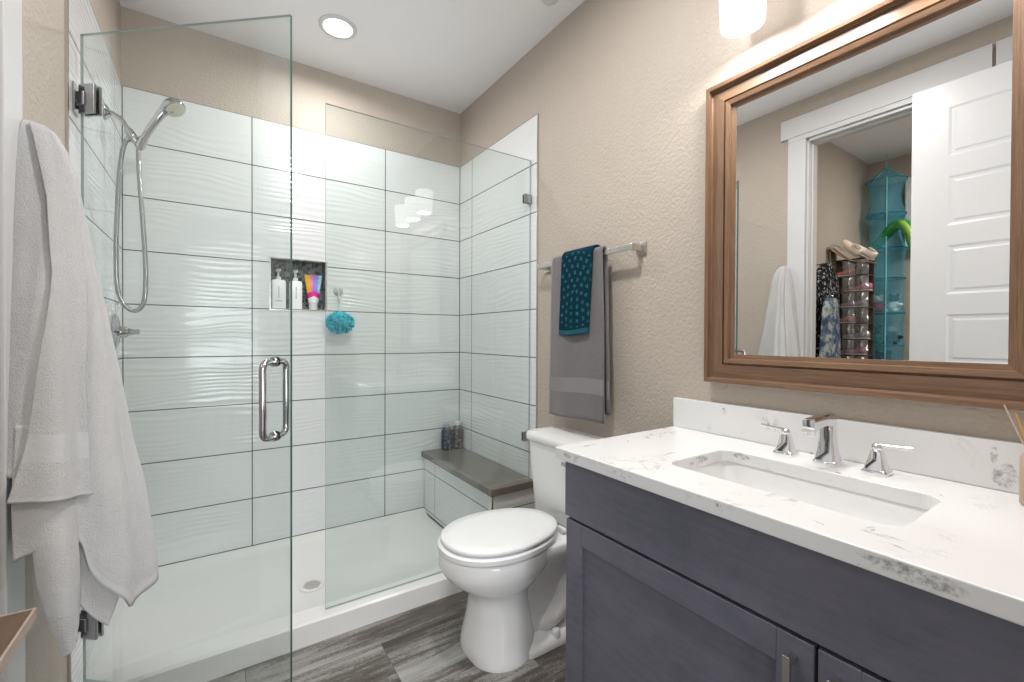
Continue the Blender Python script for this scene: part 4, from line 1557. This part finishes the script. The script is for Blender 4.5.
for i in range(N):
    z1_, z0_ = levels[i]-0.006, levels[i+1]+0.004
    for (ya, yb) in ((OY0-0.004, OY0+0.078), (OY0+0.080, OY0+0.160)):
        bm = bmesh.new()
        g = 8
        vs = []
        for a in range(g+1):
            rw = []
            for b in range(g+1):
                bul = 0.024*math.sin(PI*a/g)*(0.6+0.4*math.sin(PI*b/g))+0.008*noise.noise(Vector((a*0.7, b*0.8, i*3+ya*40)))
                rw.append(bm.verts.new((OX1+0.004+bul, ya+(yb-ya)*a/g, z0_+(z1_-z0_)*b/g)))
            vs.append(rw)
        for a in range(g):
            for b in range(g):
                bm.faces.new((vs[a][b], vs[a+1][b], vs[a+1][b+1], vs[a][b+1]))
        pk = obj('pocket', bm, vinyl, so, smooth=True)
    bm = bmesh.new()
    tube(bm, [(OX1+0.006, OY0-0.006, z1_+0.002), (OX1+0.022, OY0+0.04, z1_-0.004), (OX1+0.008, OY0+0.079, z1_+0.002), (OX1+0.022, OY0+0.12, z1_-0.004), (OX1+0.006, OY0+0.162, z1_+0.002)], 0.0022, 6, 4)
    obj('pocket_edge', bm, simple('pocket_binding', (0.22, 0.19, 0.18), 0.8), so)
for x in (OX0+0.03, OX1-0.03):
    bm = bmesh.new()
    tube(bm, [(x, 1.400, 1.86), (x, 1.430, 1.900), (x, 1.462, 1.912), (x, 1.474, 1.905)], 0.0025, 8, 4)
    obj('hanging_loop', bm, CH, so)


def shoe(name, label, loc, rz, mat, sole, L=0.20, cat='shoe', group=None, tilt=0.0, slip=False):
    t = thing(name, label, cat, loc, group, rotz=rz)
    t.rotation_euler = (tilt, 0, rz)
    bm = bmesh.new()
    rings = []
    for i in range(15):
        u = i/14
        x = (u-0.5)*L
        wdt = L*(0.14+0.06*math.sin(PI*min(1, u*1.05)))*(1 if 0.04 < u < 0.96 else 0.55)
        hgt = L*(0.30-0.12*u if u > 0.42 else 0.34)*(1 if u < 0.93 else 0.7)
        rings.append([(x, -wdt, L*0.05), (x, -wdt*0.95, hgt*0.55), (x, -wdt*0.5, hgt), (x, wdt*0.5, hgt), (x, wdt*0.95, hgt*0.55), (x, wdt, L*0.05)])
    loft(bm, rings)
    obj('upper', bm, mat, t, sub=1, smooth=True)
    bm = bmesh.new()
    rings = []
    for zz, k in ((0.0, 0.95), (L*0.055, 1.0)):
        ring = []
        for j in range(28):
            a = 2*PI*j/28
            ring.append((L*0.515*math.cos(a)*k, L*0.19*math.sin(a)*(1+0.15*math.cos(a))*k, zz))
        rings.append(ring)
    loft(bm, rings)
    obj('sole', bm, sole, t, smooth=40)
    bm = bmesh.new()
    blob(bm, (-L*0.22, 0, L*0.335), (L*0.17, L*0.095, L*0.03), 12)
    obj('opening', bm, simple('shoe_lining', (0.40, 0.33, 0.27) if slip else (0.07, 0.05, 0.05), 0.95), t, smooth=True)
    return t


sand = simple('tan_slipper', (0.80, 0.68, 0.56), 0.9, bump=0.4)
cream = simple('cream_fleece', (0.80, 0.74, 0.65), 0.95)
shoe('slipper', 'tan slipper with cream sole on top of the shoe organizer, leaning left', (-1.235, 1.350, 1.860), 2.0, sand, cream, 0.185, 'slipper', tilt=0.0, slip=True).rotation_euler = (0.35, -0.85, 1.9)
shoe('slipper', 'tan slipper with cream sole on top of the shoe organizer, nearer the mesh tower', (-1.225, 1.275, 1.820), 2.0, sand, cream, 0.185, 'slipper', slip=True).rotation_euler = (0.3, -0.75, 1.6)
org = simple('orange_red_shoe', (0.62, 0.16, 0.06), 0.7, var=0.4, vs=60)
orm = simple('salmon_shoe', (0.58, 0.24, 0.14), 0.7, var=0.4, vs=60)
pnk = simple('pink_shoe', (0.50, 0.14, 0.20), 0.7, var=0.4, vs=50)
gry = simple('grey_shoe', (0.30, 0.26, 0.27), 0.7, var=0.3, vs=50)
shd = [(1, org, 'orange shoe on the top shelf of the shoe organizer', 1.405), (2, pnk, 'pink shoe on the second shelf of the shoe organizer', 1.30), (3, gry, 'grey shoe on the third shelf of the shoe organizer', 1.33),
       (4, orm, 'salmon orange shoe on the fourth shelf of the shoe organizer', 1.40), (5, gry, 'grey shoe on the fifth shelf of the shoe organizer', 1.31), (6, pnk, 'pink shoe on the lowest visible shelf of the shoe organizer', 1.33)]
for k, mt, lb, yy in shd:
    shoe('shoe', lb, (-1.243, yy, levels[k]+0.0035), 1.45, mt, cream if k != 3 else M['white_plastic'], 0.17, group='shoes in the hanging organizer')

# hanging mesh tower
net = MT('cyan_netting')
tr_ = net.n('ShaderNodeBsdfTransparent')
tr_.inputs[0].default_value = (0.80, 0.95, 0.97, 1)
df_ = net.n('ShaderNodeBsdfDiffuse')
df_.inputs[0].default_value = (0.20, 0.58, 0.76, 1)
m1 = net.n('ShaderNodeMixShader')
m1.inputs[0].default_value = 0.27
net.l(tr_.outputs[0], m1.inputs[1])
net.l(df_.outputs[0], m1.inputs[2])
net.l(m1.outputs[0], net.out.inputs[0])
net = net.m
teal_r = simple('teal_binding', (0.03, 0.22, 0.27), 0.7)
cyan_r = simple('cyan_strap', (0.22, 0.62, 0.70), 0.7)
nx, ny_ = -1.850, 1.315
mo = thing('mesh_organizer', 'tall cyan net organizer of stacked rings hanging from closet ceiling', 'mesh organizer', (nx, ny_, 0))
nl = [2.487, 2.205, 1.925, 1.680, 1.400, 1.138, 0.88]
rad = [0.130, 0.128, 0.133, 0.128, 0.125, 0.125, 0.125]
bm = bmesh.new()
rings = []
for i in range(len(nl)-1):
    pin = 0.74 if i < 2 else 0.93
    for s in range(10):
        u = s/10
        k = 1-(1-pin)*math.sin(PI*u)
        r0 = rad[i]+(rad[i+1]-rad[i])*u
        rings.append([(r0*k*math.cos(2*PI*j/40), r0*k*math.sin(2*PI*j/40), nl[i]+(nl[i+1]-nl[i])*u) for j in range(40)])
loft(bm, rings, caps=False)
lathe(bm, [(0.012, 2.60), (0.05, 2.555), (0.130, 2.487)], (0, 0, 0), 40, caps=False)
obj('net_wall', bm, net, mo, smooth=True, label='see through cyan netting')
for z, r in zip(nl, rad):
    bm = bmesh.new()
    ring = [(r*math.cos(2*PI*j/40), r*math.sin(2*PI*j/40), z) for j in range(41)]
    tube(bm, ring, 0.0045, 8)
    h = obj('ring', bm, teal_r, mo, smooth=True)
    if z < 2.4:
        bm = bmesh.new()
        lathe(bm, [(0.001, z), (r-0.002, z), (r-0.002, z+0.002), (0.001, z+0.002)], (0, 0, 0), 32)
        obj('net_floor', bm, net, h)
bm = bmesh.new()
a0 = math.radians(-18)
pts = []
for r_ in rings:
    pass
for i in range(len(nl)):
    pts.append(((rad[i]+0.003)*math.cos(a0), (rad[i]+0.003)*math.sin(a0), nl[i]))
    if i < len(nl)-1:
        k = 0.74 if i < 2 else 0.94
        pts.append(((rad[i]*k+0.003)*math.cos(a0), (rad[i]*k+0.003)*math.sin(a0), (nl[i]+nl[i+1])/2))
tube(bm, pts, 0.005, 6, 4)
tube(bm, [(0, 0, 2.60), (0, 0, ZC)], 0.004, 6)
for a in (0.3, 1.9, 3.4, 5.0):
    tube(bm, [(0, 0, 2.60), (0.13*math.cos(a), 0.13*math.sin(a), 2.487)], 0.003, 6)
obj('strap', bm, cyan_r, mo)


def plush(name, label, loc, s, cols, cat='soft toy', rz=0.0, group='soft toys in the mesh organizer'):
    t = thing(name, label, cat, loc, group, rotz=rz)
    c1, c2 = cols
    bm = bmesh.new()
    blob(bm, (0, 0, 0.30*s), (0.30*s, 0.26*s, 0.30*s))
    for sx in (-1, 1):
        blob(bm, (0.20*s, sx*0.20*s, 0.10*s), (0.20*s, 0.10*s, 0.10*s))
        blob(bm, (0.08*s, sx*0.30*s, 0.38*s), (0.10*s, 0.16*s, 0.08*s))
    obj('body', bm, simple(name+'_fur', c1, 0.95, var=0.15), t, smooth=True)
    bm = bmesh.new()
    blob(bm, (0.04*s, 0, 0.70*s), (0.22*s, 0.22*s, 0.20*s))
    blob(bm, (0.22*s, 0, 0.66*s), (0.10*s, 0.10*s, 0.08*s))
    for sx in (-1, 1):
        blob(bm, (0.0, sx*0.17*s, 0.88*s), (0.05*s, 0.08*s, 0.08*s))
    h = obj('head', bm, simple(name+'_head', c2, 0.95, var=0.15), t, smooth=True)
    for sx in (-1, 1):
        bm = bmesh.new()
        blob(bm, (0.235*s, sx*0.085*s, 0.75*s), (0.02*s, 0.022*s, 0.022*s), 8)
        obj('eye', bm, M['dark'], h)
    return t


RED, WHT, GRN, BLK, DGN = (0.45, 0.03, 0.03), (0.75, 0.74, 0.72), (0.03, 0.20, 0.07), (0.025, 0.025, 0.03), (0.06, 0.16, 0.08)
plush('red_plush', 'red soft toy with white head in the fourth net tier', (nx+0.03, ny_+0.04, nl[4]+0.003), 0.16, (RED, WHT), rz=-0.4)
plush('white_plush', 'white soft toy beside the red one in the net organizer', (nx+0.02, ny_-0.065, nl[4]+0.003), 0.16, (WHT, BLK), rz=0.3)
plush('green_plush', 'dark green soft toy in the fifth net tier, left side', (nx+0.03, ny_+0.05, nl[5]+0.003), 0.17, (GRN, DGN), rz=-0.2)
plush('black_plush', 'black soft toy with pale head in the fifth net tier', (nx+0.02, ny_-0.06, nl[5]+0.003), 0.17, (BLK, (0.28, 0.30, 0.30)), rz=0.2)
plush('dark_green_plush', 'dark green soft toy in the lowest visible net tier', (nx+0.02, ny_+0.0, nl[6]+0.003), 0.22, (DGN, BLK), rz=0.0)
# green inflatable creature lying in the third tier with its tail out of the opening
gm = MT('green_toy_skin')
gm.base(gm.ramp(gm.noise(gm.coords(), 12, 2), [(0.4, (0.01, 0.22, 0.04)), (0.6, (0.04, 0.42, 0.10))]), 0.35)
gr = thing('crocodile_toy', 'bright green toy curling out of the net organizer', 'toy', (nx, ny_, nl[2]-0.0))
bm = bmesh.new()
tube(bm, [(0.02, 0.07, 0.035), (0.05, 0.03, 0.055), (0.07, -0.02, 0.10), (0.09, -0.075, 0.155), (0.115, -0.135, 0.165), (0.135, -0.185, 0.11), (0.145, -0.215, 0.0), (0.145, -0.225, -0.12), (0.14, -0.222, -0.20)],
     [0.022, 0.034, 0.038, 0.040, 0.042, 0.044, 0.040, 0.030, 0.008], 20, 6)
obj('body', bm, gm.m, gr, smooth=True)
bm = bmesh.new()
tube(bm, [(0.118, -0.105, 0.175), (0.150, -0.145, 0.165), (0.172, -0.190, 0.10), (0.178, -0.220, 0.0), (0.172, -0.228, -0.12), (0.148, -0.224, -0.19)], [0.010, 0.020, 0.022, 0.020, 0.014, 0.004], 12, 5)
obj('belly_stripe', bm, simple('lime_stripe', (0.35, 0.60, 0.10), 0.4), gr, smooth=True, label='lime green stripe')
bm = bmesh.new()
blob(bm, (0.02, 0.06, 0.040), (0.05, 0.045, 0.032))
obj('head', bm, gm.m, gr, smooth=True)

# small shelf bracket / switch on the back closet wall
t = thing('wall_cabinet', 'pale narrow wall cabinet on the closet back wall behind net', 'cabinet', (0, 0, 0))
obj('body', box(-1.9995, -1.93, 0.86, 1.215, 1.92, 2.50), M['trim'], t, bevel=0.003)
obj('door', box(-1.9295, -1.915, 0.865, 1.210, 1.93, 2.39), M['trim'], t, bevel=0.003)
